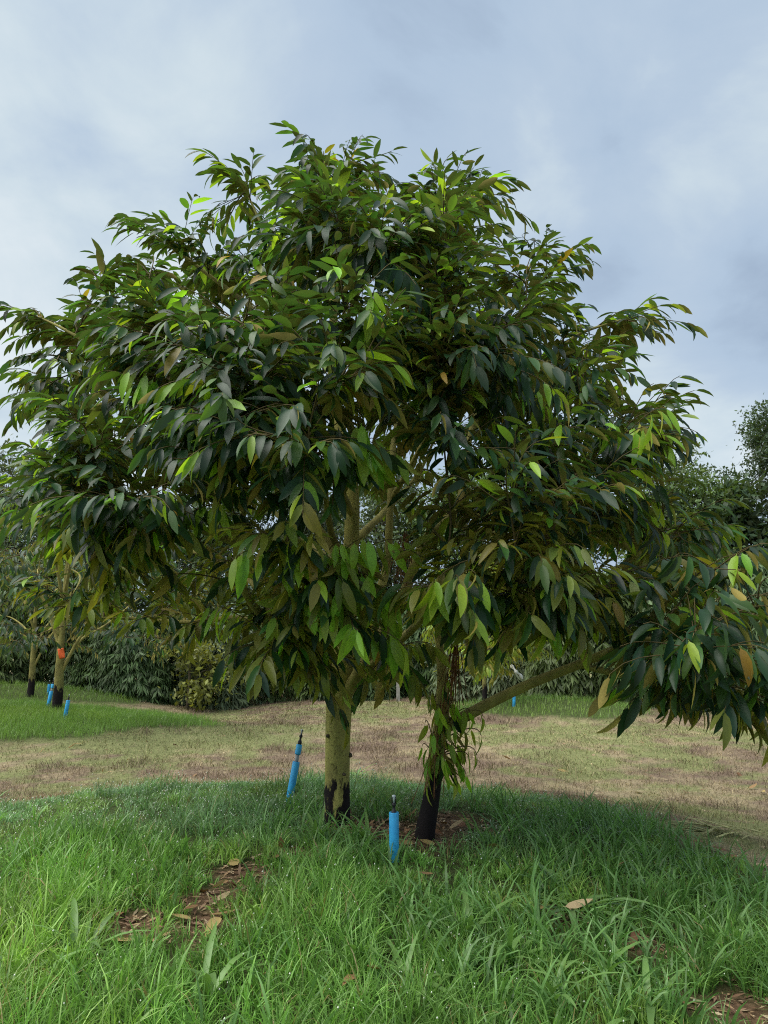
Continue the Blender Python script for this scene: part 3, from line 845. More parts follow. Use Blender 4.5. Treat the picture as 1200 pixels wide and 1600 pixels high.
for (u, v, dd, tk, rise) in [(1040, 905, -.5, 'n', .1), (1090, 885, -.8, 'm', .1), (1150, 890, -1.0, 'n', .1), (1210, 900, -1.0, 'n', 0), (1130, 930, -1.1, 'n', 0), (1060, 950, -.9, 'n', 0), (1010, 960, -.5, 'n', 0), (1180, 960, -1.2, 'n', -.1), (1090, 985, -1.3, 'n', -.2), (1140, 1010, -1.4, 'n', -.2), (1060, 1020, -1.2, 'm', -.2), (1020, 1030, -.9, 'n', -.2), (1190, 1040, -1.3, 'n', -.3), (1100, 1060, -1.3, 'n', -.3), (1050, 1075, -1.0, 'n', -.3), (1150, 1085, -1.2, 'n', -.3), (1210, 1100, -1.2, 'n', -.3), (1110, 1100, -.9, 'n', -.3), (1180, 1120, -.9, 'n', -.3), (1270, 1060, -1.2, 'n', -.2), (1280, 980, -1.0, 'n', -.1), (1240, 1130, -1.0, 'n', -.3), (1070, 1040, -.5, 'n', -.2), (1130, 960, -.5, 'n', 0), (1200, 930, -.5, 'n', 0), (1170, 1020, -.6, 'n', -.1), (1060, 1085, -.7, 'n', -.3)]:
    T2.grow(P(u, v, D2 + dd), tk, droop=1.0, rise=rise, leafy_len=0.6)
for (u, v, dd) in [(668, 1190, -.1), (700, 1215, -.12), (733, 1185, -.05), (752, 1150, 0), (664, 1130, .05), (715, 1225, -.02), (676, 1150, -.15), (706, 1165, -.14), (690, 1120, -.15), (672, 1085, -.08), (712, 1100, -.1), (700, 1060, -.12), (735, 1115, -.1), (680, 1200, .1), (660, 1165, 0), (745, 1180, -.1), (695, 1190, -.18), (710, 1140, -.2), (682, 1110, -.2), (722, 1165, .05), (668, 1225, -.05), (728, 1210, -.1), (755, 1120, -.05), (700, 1085, .1)]:
    T2.grow(P(u, v, D2 + dd), 'f', droop=1.5, end_dir=nrm(np.array((0.15 * (1 if u > 690 else -1), -0.15, -1.0))), leafy_len=0.45, sides=False, scale=.72)
print('leaning tree leaves', T2.finish(lean, 250, TINTS))
stalk_bunch(P(712, 1018, D2 - .1), P(708, 1095, D2 - .12), 26, 0.035, lean, b2, 8)
stalk_bunch(P(690, 1100, D2 - .12), P(668, 1230, D2 - .12), 7, 0.05, lean, b2, 12)

# ================================================================== other durian trees
def young_durian(loc, h, rad, n_tips, label, limbs=6, trunk_r=0.1, fork=0.28, seed=1, bark=M_BARKL, tints=TINTS, low=0.35, leaf_len=0.17, singles=0, spacing=0.05, lean_=(0, 0), sides=(2, 3), leaf_mat=None, group=None, droop=0.75):
    loc = np.asarray(loc, float); rg = np.random.default_rng(seed)
    root = thing('durian_tree', loc, label, 'tree', group)
    T = DurianTree(loc[:2], seed, leaf_len, spacing, sides)
    top = loc + np.array((lean_[0], lean_[1], h * 0.9))
    path = catmull([loc - (0, 0, .1), loc + (0.01, 0, h * .1), loc + np.array((*lean_, h * fork)) * (.5, .5, 1), loc + np.array((lean_[0] * .8 + .05 * rg.normal(), lean_[1], h * .6)), top], 6)
    V, F = tube(path, np.interp(np.linspace(0, 1, len(path)), (0, .1, .35, 1), (trunk_r * 1.15, trunk_r, trunk_r * .85, .01)), 14, wob=.05)
    link('trunk', mesh_arr('trunk', V - loc, F), bark, root)
    T.limb_nodes(path, 0.5)
    for k in range(limbs):
        a = 2 * math.pi * (k + .3 * rg.random()) / limbs
        st = path[int(len(path) * (0.32 + 0.4 * k / limbs))]
        o = np.array((math.cos(a), math.sin(a), 0)); zz = h * (0.2 + 0.25 * rg.random())
        w1, w2 = rg.normal(size=3) * .1 * (1, 1, .5), rg.normal(size=3) * .18
        p_ = catmull([st, st + o * rad * .14 + (0, 0, zz * .5), st + o * rad * .34 + (0, 0, zz * .85) + w1, st + o * rad * .55 + (0, 0, zz * 1.0) + w2, st + o * rad * .8 + (0, 0, zz * 1.02)], 6)
        V, F = tube(p_, trunk_r * .36 * np.linspace(1, .12, len(p_)), 8, wob=.05)
        link('branch', mesh_arr('branch', V - loc, F), M_BRANCH, root)
        T.limb_nodes(p_, .3)
    tl = []
    for k in range(n_tips):
        a = rg.random() * 6.283; zf = low + (1 - low) * rg.random() ** 0.85
        f = (zf - low) / (1 - low)
        r_ = rad * math.sqrt(max(0.02, 1 - (max(0, f - .25) / .75) ** 1.8)) * (0.55 + 0.45 * rg.random() ** .5) * (1 if f > .25 else .75 + f)
        tl.append((loc + (math.cos(a) * r_, math.sin(a) * r_, h * zf), 1.0 if f > .85 else .2))
    nod = np.concatenate(T.nodes); tl.sort(key=lambda t: np.linalg.norm(nod - t[0], axis=1).min())
    for t_, rise in tl:
        T.grow(t_, 'n', droop=droop, rise=rise, leafy_len=.65)
    T.finish(root, singles, tints, leaf_mat=leaf_mat)
    return root
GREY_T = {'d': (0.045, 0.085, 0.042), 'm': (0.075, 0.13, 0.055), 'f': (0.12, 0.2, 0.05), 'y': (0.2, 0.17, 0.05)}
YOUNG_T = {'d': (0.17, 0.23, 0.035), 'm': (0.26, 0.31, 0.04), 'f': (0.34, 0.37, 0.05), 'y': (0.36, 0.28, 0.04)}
lb = G(88, 1112)
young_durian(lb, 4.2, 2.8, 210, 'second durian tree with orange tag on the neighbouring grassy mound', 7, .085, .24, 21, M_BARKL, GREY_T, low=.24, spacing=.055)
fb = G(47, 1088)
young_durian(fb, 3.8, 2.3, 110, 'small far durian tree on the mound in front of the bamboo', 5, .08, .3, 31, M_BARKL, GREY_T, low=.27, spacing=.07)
yb = G(757, 1099)
young_durian(yb, 3.2, 1.35, 150, 'thin young durian tree with yellow-green leaves on the mound in front of the bamboo', 5, .055, .25, 41, M_BARKL, YOUNG_T, low=.14, spacing=.05, leaf_len=.19, droop=1.1)

# ================================================================== bamboo hedge
def bamboo(loc, h, w, n_spray, seed, tone):
    loc = np.asarray(loc, float); rg = np.random.default_rng(seed)
    root = thing('bamboo_clump', loc, 'dense grey-green bamboo clump in the hedge behind the orchard', 'bamboo', 'bamboo clumps in the hedge')
    g = Geo(); tops = []
    for k in range(16):
        a = rg.random() * 6.283; r0 = .35 * w * rg.random(); hh = h * (.65 + .35 * rg.random())
        b = loc + (math.cos(a) * r0, math.sin(a) * r0, -.1)
        o = np.array((math.cos(a), math.sin(a), 0)) * w * (.25 + .35 * rg.random())
        p_ = bez(b, b + (0, 0, hh * .6), b + o * .5 + (0, 0, hh), b + o * 1.5 + (0, 0, hh * .9), 10)
        V, F = tube(p_, np.linspace(.022, .006, 10), 5, cap=False); g.add(V, F); tops.append(p_)
    c_ = link('culms', g.mesh('culms', loc, tint=False), M_CULM, root); tag(c_, kind='stuff')
    pos, dr, up, ln, ti = [], [], [], [], []
    for k in range(n_spray):
        zf = rg.random() ** .9
        a = rg.random() * 6.283
        if rg.random() < .55: a = -math.pi / 2 + rg.normal() * .9
        rr = w * (0.95 - 0.35 * zf ** 2 + .12 * math.sin(5 * a + 7 * zf)) * (.7 + .3 * rg.random() ** .5)
        c = loc + (math.cos(a) * rr, math.sin(a) * rr * .8, .05 + h * zf)
        o = np.array((math.cos(a), math.sin(a), 0)); 
        axis_ = nrm(o * .7 + rg.normal(size=3) * .35 + (0, 0, -.35))
        tone_ = tone * (.6 + .8 * rg.random())
        for j in range(9):
            f = j / 9
            pos.append(c + axis_ * .3 * f)
            side = nrm(np.cross(axis_, (0, 0, 1))) * (1 if j % 2 else -1)
            dr.append(axis_ * .6 + side * (.7 - .4 * f) + np.array((0, 0, -.55)) + rg.normal(size=3) * .2)
            up.append(o * .5 + np.array((0, 0, .8)) + rg.normal(size=3) * .3)
            ln.append(.19 + .13 * rg.random()); ti.append(tone_ * (.8 + .4 * rg.random()))
    n = len(pos)
    V, F, T_ = diamond_geo(np.array(pos), np.array(dr), np.array(up), np.array(ln), .19, np.array(ti))
    f_ = link('foliage', mesh_arr('foliage', V - loc, F, T_), M_BAMBOO, root); tag(f_, kind='stuff')
bx = -15.5; k = 0
while bx < 15.5:
    byy = 20.6 + .5 * math.sin(bx * 1.3) + (1.2 if -3.0 < bx < 2.5 else 0) + 0.5 * random.random() - (2.2 if bx > 3.5 else 0) - (1.0 if bx > 6.5 else 0)
    tone = np.array([(.10, .155, .065), (.08, .135, .05), (.115, .155, .08), (.10, .145, .045)][k % 4])
    bamboo((bx, byy, float(terrain(bx, byy))), 2.1 + 1.7 * random.random(), 1.25 + .35 * random.random(), 1300, 200 + k, tone)
    bx += 1.75 + .25 * random.random(); k += 1

# ================================================================== background broadleaf trees
def broadleaf(name, loc, h, rad, label, tone, seed, n_cl=170, per=34, leaf=.15, crown_lo=.3, lobes=11, group=None, trunk_r=.14, spread=.38, up_bias=.5):
    loc = np.asarray(loc, float); rg = np.random.default_rng(seed)
    root = thing(name, loc, label, 'tree', group)
    g = Geo()
    path = catmull([loc - (0, 0, .15), loc + (.05, 0, h * .3), loc + (.1 * rg.normal(), .1 * rg.normal(), h * .65), loc + (0, 0, h * .92)], 6)
    V, F = tube(path, np.linspace(trunk_r, .02, len(path)), 10, wob=.06)
    link('trunk', mesh_arr('trunk', V - loc, F), M_FARBARK, root)
    lob = []
    for k in range(lobes):
        a = rg.random() * 6.283; zf = crown_lo + (1 - crown_lo) * (k + .6) / lobes
        r_ = rad * (.25 + .4 * rg.random()) * (1 if zf < .85 else .35)
        c = loc + (math.cos(a) * r_, math.sin(a) * r_, h * zf * .95)
        lob.append((c, rad * (.42 + .25 * rg.random())))
        st = path[int(len(path) * max(.2, zf * .6))]
        p_ = catmull([st, (st + c) / 2 + (0, 0, .15), c], 5)
        V, F = tube(p_, np.linspace(trunk_r * .4, .012, len(p_)), 6, cap=False); g.add(V, F)
    pos, dr, up, ti = [], [], [], []
    for k in range(n_cl):
        c, r_ = lob[k % lobes]
        v = nrm(rg.normal(size=3)); v[2] = v[2] * .8 + .1
        cc = c + v * r_ * (.55 + .45 * rg.random() ** .6)
        p_ = np.array([c + (cc - c) * .2, (c + cc) / 2 + (0, 0, .05), cc])
        V, F = tube(p_, np.array((.015, .009, .004)), 3, cap=False); g.add(V, F)
        tn = tone * (.6 + .8 * rg.random())
        m = int(per * (.6 + .8 * rg.random()))
        q = cc + rg.normal(size=(m, 3)) * np.array((1, 1, .6)) * spread * .6
        pos.append(q); dr.append(rg.normal(size=(m, 3)) + v * .7 - np.array((0, 0, .25))); up.append(np.tile((0, 0, 1.0), (m, 1)) * up_bias + rg.normal(size=(m, 3)) * .5 + v * .4)
        ti.append(tn * (.75 + .5 * rg.random((m, 1))))
    b_ = link('branches', g.mesh('branches', loc, tint=False), M_FARBARK, root); tag(b_, kind='stuff')
    pos, dr, up, ti = map(np.concatenate, (pos, dr, up, ti)); n = len(pos)
    V, F, T_ = diamond_geo(pos, dr, up, leaf * (.7 + .6 * rg.random(n)), .5, ti)
    f_ = link('crown', mesh_arr('crown', V - loc, F, T_), M_FARLEAF, root); tag(f_, kind='stuff')
def at(u, Y):
    x = (u - 600) / FPX * Y
    return np.array((x, Y, float(terrain(x, Y))))
gt = np.array
BT = [
    ('broadleaf_tree', at(-10, 25), 7.2, 2.4, 'grey-green tree behind the far small durian tree', gt((.085, .12, .075)), .15),
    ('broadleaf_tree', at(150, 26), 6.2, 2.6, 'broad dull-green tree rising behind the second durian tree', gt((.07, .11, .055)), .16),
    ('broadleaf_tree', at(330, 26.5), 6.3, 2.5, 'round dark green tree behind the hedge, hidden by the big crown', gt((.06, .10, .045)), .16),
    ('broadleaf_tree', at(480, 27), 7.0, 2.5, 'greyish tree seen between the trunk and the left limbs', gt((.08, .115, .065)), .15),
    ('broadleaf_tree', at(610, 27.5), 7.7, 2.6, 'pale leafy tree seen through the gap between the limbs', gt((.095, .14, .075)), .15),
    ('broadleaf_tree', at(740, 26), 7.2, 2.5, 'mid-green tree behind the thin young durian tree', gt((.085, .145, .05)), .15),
    ('broadleaf_tree', at(880, 25), 6.4, 2.4, 'dark tree behind the right part of the hedge', gt((.05, .085, .04)), .16),
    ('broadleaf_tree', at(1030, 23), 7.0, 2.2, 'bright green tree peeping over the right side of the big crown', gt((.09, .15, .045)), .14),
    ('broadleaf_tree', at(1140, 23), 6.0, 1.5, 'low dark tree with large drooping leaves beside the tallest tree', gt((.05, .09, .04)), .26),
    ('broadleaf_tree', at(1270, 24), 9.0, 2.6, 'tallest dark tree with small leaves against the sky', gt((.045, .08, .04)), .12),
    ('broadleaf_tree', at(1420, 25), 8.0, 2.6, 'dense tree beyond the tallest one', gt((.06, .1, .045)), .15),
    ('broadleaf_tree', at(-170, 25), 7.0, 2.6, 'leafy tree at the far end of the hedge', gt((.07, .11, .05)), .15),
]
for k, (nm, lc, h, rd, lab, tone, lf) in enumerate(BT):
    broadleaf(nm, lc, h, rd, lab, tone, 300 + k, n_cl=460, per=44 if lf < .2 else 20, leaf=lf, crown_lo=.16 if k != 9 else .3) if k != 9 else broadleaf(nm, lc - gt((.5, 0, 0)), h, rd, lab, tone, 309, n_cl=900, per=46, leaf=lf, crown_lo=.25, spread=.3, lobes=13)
broadleaf('shrub', at(950, 19.0), 2.9, .8, 'lime-green shrub standing in front of the dark tree', gt((.17, .25, .03)), 350, n_cl=50, per=22, leaf=.14, crown_lo=.3, lobes=4, trunk_r=.05)
broadleaf('shrub', at(300, 19.2), 1.7, .95, 'yellowish leafy bush at the foot of the bamboo', gt((.17, .19, .04)), 351, n_cl=60, per=22, leaf=.15, crown_lo=.12, lobes=5, trunk_r=.05)

# ================================================================== sprinkler risers
def tilt(dirv):
    return Vector(dirv).to_track_quat('Z', 'Y').to_matrix().to_4x4()
def lathe_mesh(name, prof, sides=18):
    V, F = lathe(prof, sides)
    return mesh_arr(name, np.array(V), np.array(F))
RISER = {}
def riser(loc, dirv, pipe_h, pipe_r, label, collar=False, neck=0.05):
    root = thing('sprinkler_riser', loc, label, 'sprinkler', 'blue sprinkler risers')
    root.rotation_mode = 'QUATERNION'
    root.rotation_quaternion = Vector(dirv).to_track_quat('Z', 'Y')
    r = pipe_r
    link('pipe', lathe_mesh('pipe', [(0.0, -.1), (r, -.1), (r, pipe_h * .5), (r * 1.0, pipe_h - .004), (r * .95, pipe_h), (r * .8, pipe_h), (r * .78, pipe_h - .02), (0.0, pipe_h - .02)]), M_BLUE, root)
    z = pipe_h - .02
    if collar:
        link('inner_pipe', lathe_mesh('inner_pipe', [(0, z), (r * .55, z), (r * .55, z + .075), (0, z + .075)]), M_GREYP, root)
        link('collar', lathe_mesh('collar', [(0, z + .07), (r * .8, z + .07), (r * .82, z + .08), (r * .82, z + .135), (r * .75, z + .14), (0, z + .14)]), M_BLUE, root)
        z += .138
    hs = link('sprinkler_head', lathe_mesh('sprinkler_head', [(0, z), (r * .5, z), (r * .62, z + .012), (r * .45, z + .03), (r * .3, z + .034), (r * .3, z + .05), (r * .5, z + .056), (r * .42, z + .068), (0, z + .068)]), M_BLACKP, root)
    # bridge of the head: two posts and a cap
    g = Geo()
    for s in (-1, 1):
        V, F = tube(np.array([(s * r * .36, 0, z + .062), (s * r * .42, 0, z + .085), (s * r * .3, 0, z + .105)]), .0035, 6); g.add(V, F)
    link('bridge', g.mesh('bridge', tint=False), M_BLACKP, hs)
    link('nozzle', lathe_mesh('nozzle', [(0, z + .066), (r * .18, z + .066), (r * .2, z + .09), (r * .4, z + .1), (r * .4, z + .106), (0, z + .11)], 12), M_CLEAR, hs)
    return root
def pipe_hole(root, z, ang):
    V, F = lathe([(0, 0), (.006, 0), (.005, .003), (0, .003)], 10)
    V = np.array(V); o = link('hole', mesh_arr('hole', V, np.array(F)), M_BLACKP, root, (.0268 * math.cos(ang), .0268 * math.sin(ang), z))
    o.rotation_euler = (0, R(90), ang)
pipe_hole(riser(G(616, 1347), (-.005, .02, 1), .25, .0265, 'upright blue pipe sprinkler riser beside the leaning tree'), .175, R(-115))
p0 = G(451, 1256); p1 = P(463, 1190, p0[1] + .02)
riser(p0, p1 - p0, float(np.linalg.norm(p1 - p0)), .026, 'tilted blue pipe sprinkler riser with grey neck behind the big trunk', collar=True)
p0 = G(101, 1124); riser(p0, (.13, 0, 1), .30, .03, 'leaning blue sprinkler riser on the near side of the second durian trunk')
p0 = G(74, 1108); riser(p0, (.12, .1, 1), .30, .03, 'blue sprinkler riser half behind the second durian trunk', collar=True)
p0 = G(803, 1104); riser(p0, (.05, 0, 1), .24, .03, 'small blue sprinkler riser on the mound of the thin young tree')
p0 = G(49, 1090) + np.array((.25, .3, 0)); p0[2] = float(terrain(p0[0], p0[1])); riser(p0, (.05, 0, 1), .24, .03, 'pale blue sprinkler riser by the small far durian tree')

# ================================================================== tags, ribbon, post
def card(name, loc, w, h, material, label, cat, normal=(0, -1, 0), roll=0.0, curl=.02):
    nx_, nz_ = 6, 8
    V, F = [], []
    for side in (0, 1):
        for j in range(nz_):
            for i in range(nx_):
                u_, v_ = i / (nx_ - 1) - .5, j / (nz_ - 1) - .5
                cut = 1 - .25 * max(0, -v_ - .1)
                V.append((u_ * w * cut, curl * math.sin(3 * v_ + 2 * u_) + side * .002, v_ * h))
    for side in (0, 1):
        o = side * nx_ * nz_
        for j in range(nz_ - 1):
            for i in range(nx_ - 1):
                q = (o + j * nx_ + i, o + j * nx_ + i + 1, o + (j + 1) * nx_ + i + 1, o + (j + 1) * nx_ + i)
                F.append(q if side == 0 else q[::-1])
    n_ = nx_ * nz_
    ring = [i for i in range(nx_)] + [j * nx_ + nx_ - 1 for j in range(1, nz_)] + [(nz_ - 1) * nx_ + i for i in range(nx_ - 2, -1, -1)] + [j * nx_ for j in range(nz_ - 2, 0, -1)]
    for a, b in zip(ring, ring[1:] + ring[:1]):
        F.append((b, a, a + n_, b + n_))
    o = link(name, mesh_arr(name, np.array(V), np.array(F)), material, None, loc)
    o.rotation_euler = (0.06, roll, math.atan2(normal[0], -normal[1]))
    return tag(o, label, cat)
card('plastic_tag', P(96, 1021, lb[1] - .22), .095, .17, M_ORANGE, 'torn orange plastic tag hanging in the fork of the second durian tree', 'tag', (.2, -1, 0), -.25)
card('plastic_tag', P(523, 989, D0 - .075), .018, .12, M_RED, 'narrow red tag stuck to the big durian trunk', 'tag', (-.3, -1, 0), .1, .006)
card('plastic_tag', P(760, 1028, yb[1] - .08), .045, .17, M_ORANGE, 'small orange tag on the thin young durian tree', 'tag', (0, -1, 0), 0)
# crumpled white ribbon hanging askew
rb0, rb1 = P(798, 1040, yb[1] - .4), P(817, 1060, yb[1] - .4)
g = Geo(); m_ = 14; V = []
for i in range(m_):
    t = i / (m_ - 1); c = rb0 * (1 - t) + rb1 * t + np.array((.008 * math.sin(9 * t), .03 * math.cos(7 * t), .01 * math.sin(11 * t)))
    w_ = .034 * (1 + .45 * math.sin(17 * t)); nrm_ = np.array((.5, 0, .6)) * w_
    V += [c - nrm_, c + nrm_, c + nrm_ + (0, .006, 0), c - nrm_ + (0, .006, 0)]
F = []
for i in range(m_ - 1):
    for k in range(4):
        F.append((i * 4 + k, i * 4 + (k + 1) % 4, i * 4 + 4 + (k + 1) % 4, i * 4 + 4 + k))
F += [(3, 2, 1, 0), tuple((m_ - 1) * 4 + k for k in range(4))]
o = link('ribbon', mesh_arr('ribbon', np.array(V) - rb0, np.array(F)), M_WHITE, None, rb0)
tag(o, 'crumpled white ribbon dangling from the thin young durian tree', 'ribbon')
pb = G(622, 1096)
V, F = lathe([(0, -.1), (.065, -.1), (.06, .7), (.05, .72), (0, .72)], 4)
o = link('fence_post', mesh_arr('fence_post', np.array(V), np.array(F), smooth=False), M_POST, None, pb)
o.rotation_euler = (0, 0, R(45)); tag(o, 'short grey concrete post in front of the bamboo hedge', 'post')

# ================================================================== grass
def blades_geo(root, h, lean_dir, lean_amt, w, tint, segs=3, tip_tint=None):
    n = len(root)
    s = np.linspace(0, 1, segs + 1)
    th = lean_amt[:, None] * s[None] ** 1.0
    cs = np.where(np.abs(lean_amt) < 1e-3, 1e-3, lean_amt)[:, None]
    zz = np.sin(cs * s[None]) / cs; hh = (1 - np.cos(cs * s[None])) / cs
    ld = np.stack([np.cos(lean_dir), np.sin(lean_dir), np.zeros(n)], -1)
    cen = root[:, None] + (h[:, None] * hh)[..., None] * ld[:, None]
    cen[..., 2] += h[:, None] * zz
    rot = rng.random(n) * 6.283
    sd = np.stack([np.cos(rot), np.sin(rot), np.zeros(n)], -1)
    prof = np.interp(s, (0, .35, .75, 1), (.7, 1, .62, .04))
    off = (w[:, None] * .5 * prof[None])[..., None] * sd[:, None]
    V = np.stack([cen - off, cen + off], 2).reshape(-1, 3)
    b = (np.arange(n) * (segs + 1) * 2)[:, None]; i = (np.arange(segs) * 2)[None]
    F = np.stack([b + i, b + i + 1, b + i + 3, b + i + 2], -1).reshape(-1, 4)
    T = np.repeat(tint[:, None], segs + 1, 1)
    if tip_tint is not None:
        k = (s ** 1.5)[None, :, None]
        T = T * (1 - k) + tip_tint[:, None] * k
    T = np.repeat(T[:, :, None], 2, 2).reshape(-1, 3)
    return V, F, T, cen[:, -1]
def grass_obj(name, label, V, F, T, material):
    o = link(name, mesh_arr(name, V, F, T), material)
    return tag(o, label, 'grass', kind='stuff')

def near_bare(x, y):
    b = np.zeros_like(x)
    for p, r in BARE:
        b = np.maximum(b, np.exp(-(((x - p[0]) / (r * 1.7)) ** 2 + ((y - p[1] + .18) / (r * 2.2)) ** 2)))
    return b
# --- long grass on the near mound
def near_points(n):
    y = 1.9 + (8.6 - 1.9) * rng.random(n) ** 1.2
    x = (rng.random(n) * 2 - 1) * (0.52 * y + 1.3)
    return x, y
tx, ty = near_points(16500)                       # tufts
keep = (grass_mask(tx, ty) > rng.random(len(tx)) * .9 + .05) & (bare_mask(tx, ty) < .3 + .65 * rng.random(len(tx)) ** 2)
tx, ty = tx[keep], ty[keep]
per = rng.integers(7, 16, len(tx))
bx_ = np.repeat(tx, per); by_ = np.repeat(ty, per); tid = np.repeat(np.arange(len(tx)), per)
n = len(bx_)
ang = rng.random(n) * 6.283; rad = .045 * np.sqrt(rng.random(n))
bx_ = bx_ + np.cos(ang) * rad; by_ = by_ + np.sin(ang) * rad
hmap = .8 * (.07 + .15 * sstep(.3, .72, fbm(bx_, by_, 1.6, 61)) + .07 * (1 - sstep(3.6, 4.8, by_))) * (1 - .6 * near_bare(bx_, by_))
edge_ = np.sqrt(((bx_ - MOUNDS[0][0]) / 2.8) ** 2 + ((by_ - MOUNDS[0][1]) / 2.2) ** 2)
hmap = hmap * (1 - .5 * sstep(.6, 1.0, edge_) * sstep(4.6, 5.2, by_))
tuft_h = (.7 + .6 * rng.random(len(tx)))[tid]
bh = hmap * tuft_h * (.6 + .65 * rng.random(n))
patch = fbm(bx_, by_, 0.9, 71); tone = (.6 + .8 * rng.random(len(tx)))[tid] * (.62 + .76 * fbm(bx_, by_, 2.7, 77)) * (.8 + .4 * rng.random(n))
fine = sstep(4.4, 5.2, by_ + .6 * (patch - .5))   # finer, bluer grass on the mound top, colour lightened to lift the tree's shade
ca = np.array((.145, .305, .06)); cb = np.array((.18, .335, .14)); cc_ = np.array((.215, .36, .07))
bc = ca * (1 - fine[:, None]) + cb * fine[:, None]
w_ = sstep(.5, .7, fbm(bx_, by_, 2.3, 75))[:, None] * .7
bc = (bc * (1 - w_) + cc_ * w_) * tone[:, None] * np.array((1.05, 1.0, 1.2))
dryb = rng.random(n) < .035
bc[dryb] = np.array((.32, .27, .13)) * (.6 + .6 * rng.random((dryb.sum(), 1)))
ldir = ang + .7 * rng.normal(size=n) + .0
lam = (.35 + 1.9 * rng.random(n)) * (1 + .3 * fine)
wd = np.where(fine > .5, .0036, .0056) * (.6 + .9 * rng.random(n)) * (1 + .9 * (rng.random(n) < .08))
wd *= 1 + .12 * (by_ - 4)
root = np.stack([bx_, by_, terrain(bx_, by_) - .01], -1)
V, F, T, tipp = blades_geo(root, bh, ldir, lam, wd, bc, 3, bc * np.array((1.25, 1.15, .95)))
grass_obj('grass', 'lush green grass covering the near planting mound', V, F, T, M_GRASS)
print('near blades', n)
# --- coarse wide-bladed grass mixed in, mostly to the right
nw = 7000
x, y = near_points(nw)
kp = (grass_mask(x, y) > .6) & (bare_mask(x, y) < .3) & (y < 5.6) & (rng.random(nw) < .12 + .88 * sstep(.45, .6, fbm(x, y, 1.1, 131) + .12 * np.clip(x, -1, 1)))
x, y = x[kp], y[kp]; pw = rng.integers(3, 7, len(x)); x, y, wid = np.repeat(x, pw), np.repeat(y, pw), np.repeat(np.arange(len(x)), pw)
m = len(x); aw = rng.random(m) * 6.283
x, y = x + .02 * np.cos(aw), y + .02 * np.sin(aw)
cw = np.array((.135, .265, .075)) * (.7 + .6 * rng.random(len(pw)))[wid][:, None] * (.85 + .3 * rng.random((m, 1)))
Vw, Fw, Tw, _ = blades_geo(np.stack([x, y, terrain(x, y) - .01], -1), (.14 + .14 * rng.random(m)), aw, .7 + 1.5 * rng.random(m), .008 + .007 * rng.random(m), cw, 4, cw * 1.12)
grass_obj('coarse_grass', 'coarse wide-bladed grass mixed into the long foreground grass', Vw, Fw, Tw, M_GRASS)
# pale seed heads on the grass tips
sel = np.where((rng.random(n) < .11 * (.15 + .85 * fine)) & (lam < 1.6))[0]
sp_ = tipp[sel]; m = len(sp_)
oc = np.array(((1, 0, 0), (0, 1, 0), (-1, 0, 0), (0, -1, 0), (0, 0, 1.4), (0, 0, -1.4)), float)
rr = (.0022 + .0022 * rng.random(m)) * (1 + .1 * (sp_[:, 1] - 4))
V = (sp_[:, None] + oc[None] * rr[:, None, None]).reshape(-1, 3)
ft = np.array(((0, 1, 4), (1, 2, 4), (2, 3, 4), (3, 0, 4), (1, 0, 5), (2, 1, 5), (3, 2, 5), (0, 3, 5)))
F = (np.arange(m)[:, None, None] * 6 + ft[None]).reshape(-1, 3)
T = np.tile((.68, .72, .62), (len(V), 1))
o = link('seed_heads', mesh_arr('seed_heads', V, F, T), M_STRAW)
tag(o, 'tiny pale seed heads dotting the grass of the near mound', 'seed heads', kind='stuff')

# --- short dry turf with reviving green, thinning with distance
def mid_points(n, y0, y1, p):
    y = y0 + (y1 - y0) * rng.random(n) ** p
    x = (rng.random(n) * 2 - 1) * (0.52 * y + 1.5)
    return x, y
x, y = mid_points(230000, 4.2, 22, 1.25)
k_ = grass_mask(x, y) < .25 + .4 * rng.random(len(x))
clump = fbm(x, y, 3.0, 81)
k_ &= rng.random(len(x)) < .35 + 1.1 * sstep(.4, .65, clump)
x, y = x[k_], y[k_]; n = len(x)
c = dry_colour(x, y)
pur = rng.random(n) < .3
c[pur] = c[pur] * .5 + np.array((.17, .115, .095)) * .5
stw = rng.random(n) < .22
c[stw] = c[stw] * .35 + np.array((.42, .34, .2)) * .65
c = c * (.6 + .8 * rng.random((n, 1)))
tuftp = sstep(.5, .68, fbm(x, y, 2.6, 87)) * (1 - sstep(.42, .55, fbm(x * 1.2, y * .75, 0.9, 41, 4)))
c = c * (1 - .55 * tuftp[:, None]) + np.array((.15, .105, .085)) * (.55 * tuftp[:, None])
hh = (.03 + .05 * fbm(x, y, 2.1, 85) + .07 * tuftp) * (.6 + .9 * rng.random(n))
V, F, T, _ = blades_geo(np.stack([x, y, terrain(x, y) - .004], -1), hh, rng.random(n) * 6.283, 1.0 + 2.0 * rng.random(n), (.0028 + .0007 * (y - 5)) * (.6 + .8 * rng.random(n)), c, 2)
grass_obj('dry_turf', 'short brown dried turf mixed with sparse green in the clearing', V, F, T, M_STRAW)
print('dry blades', n)
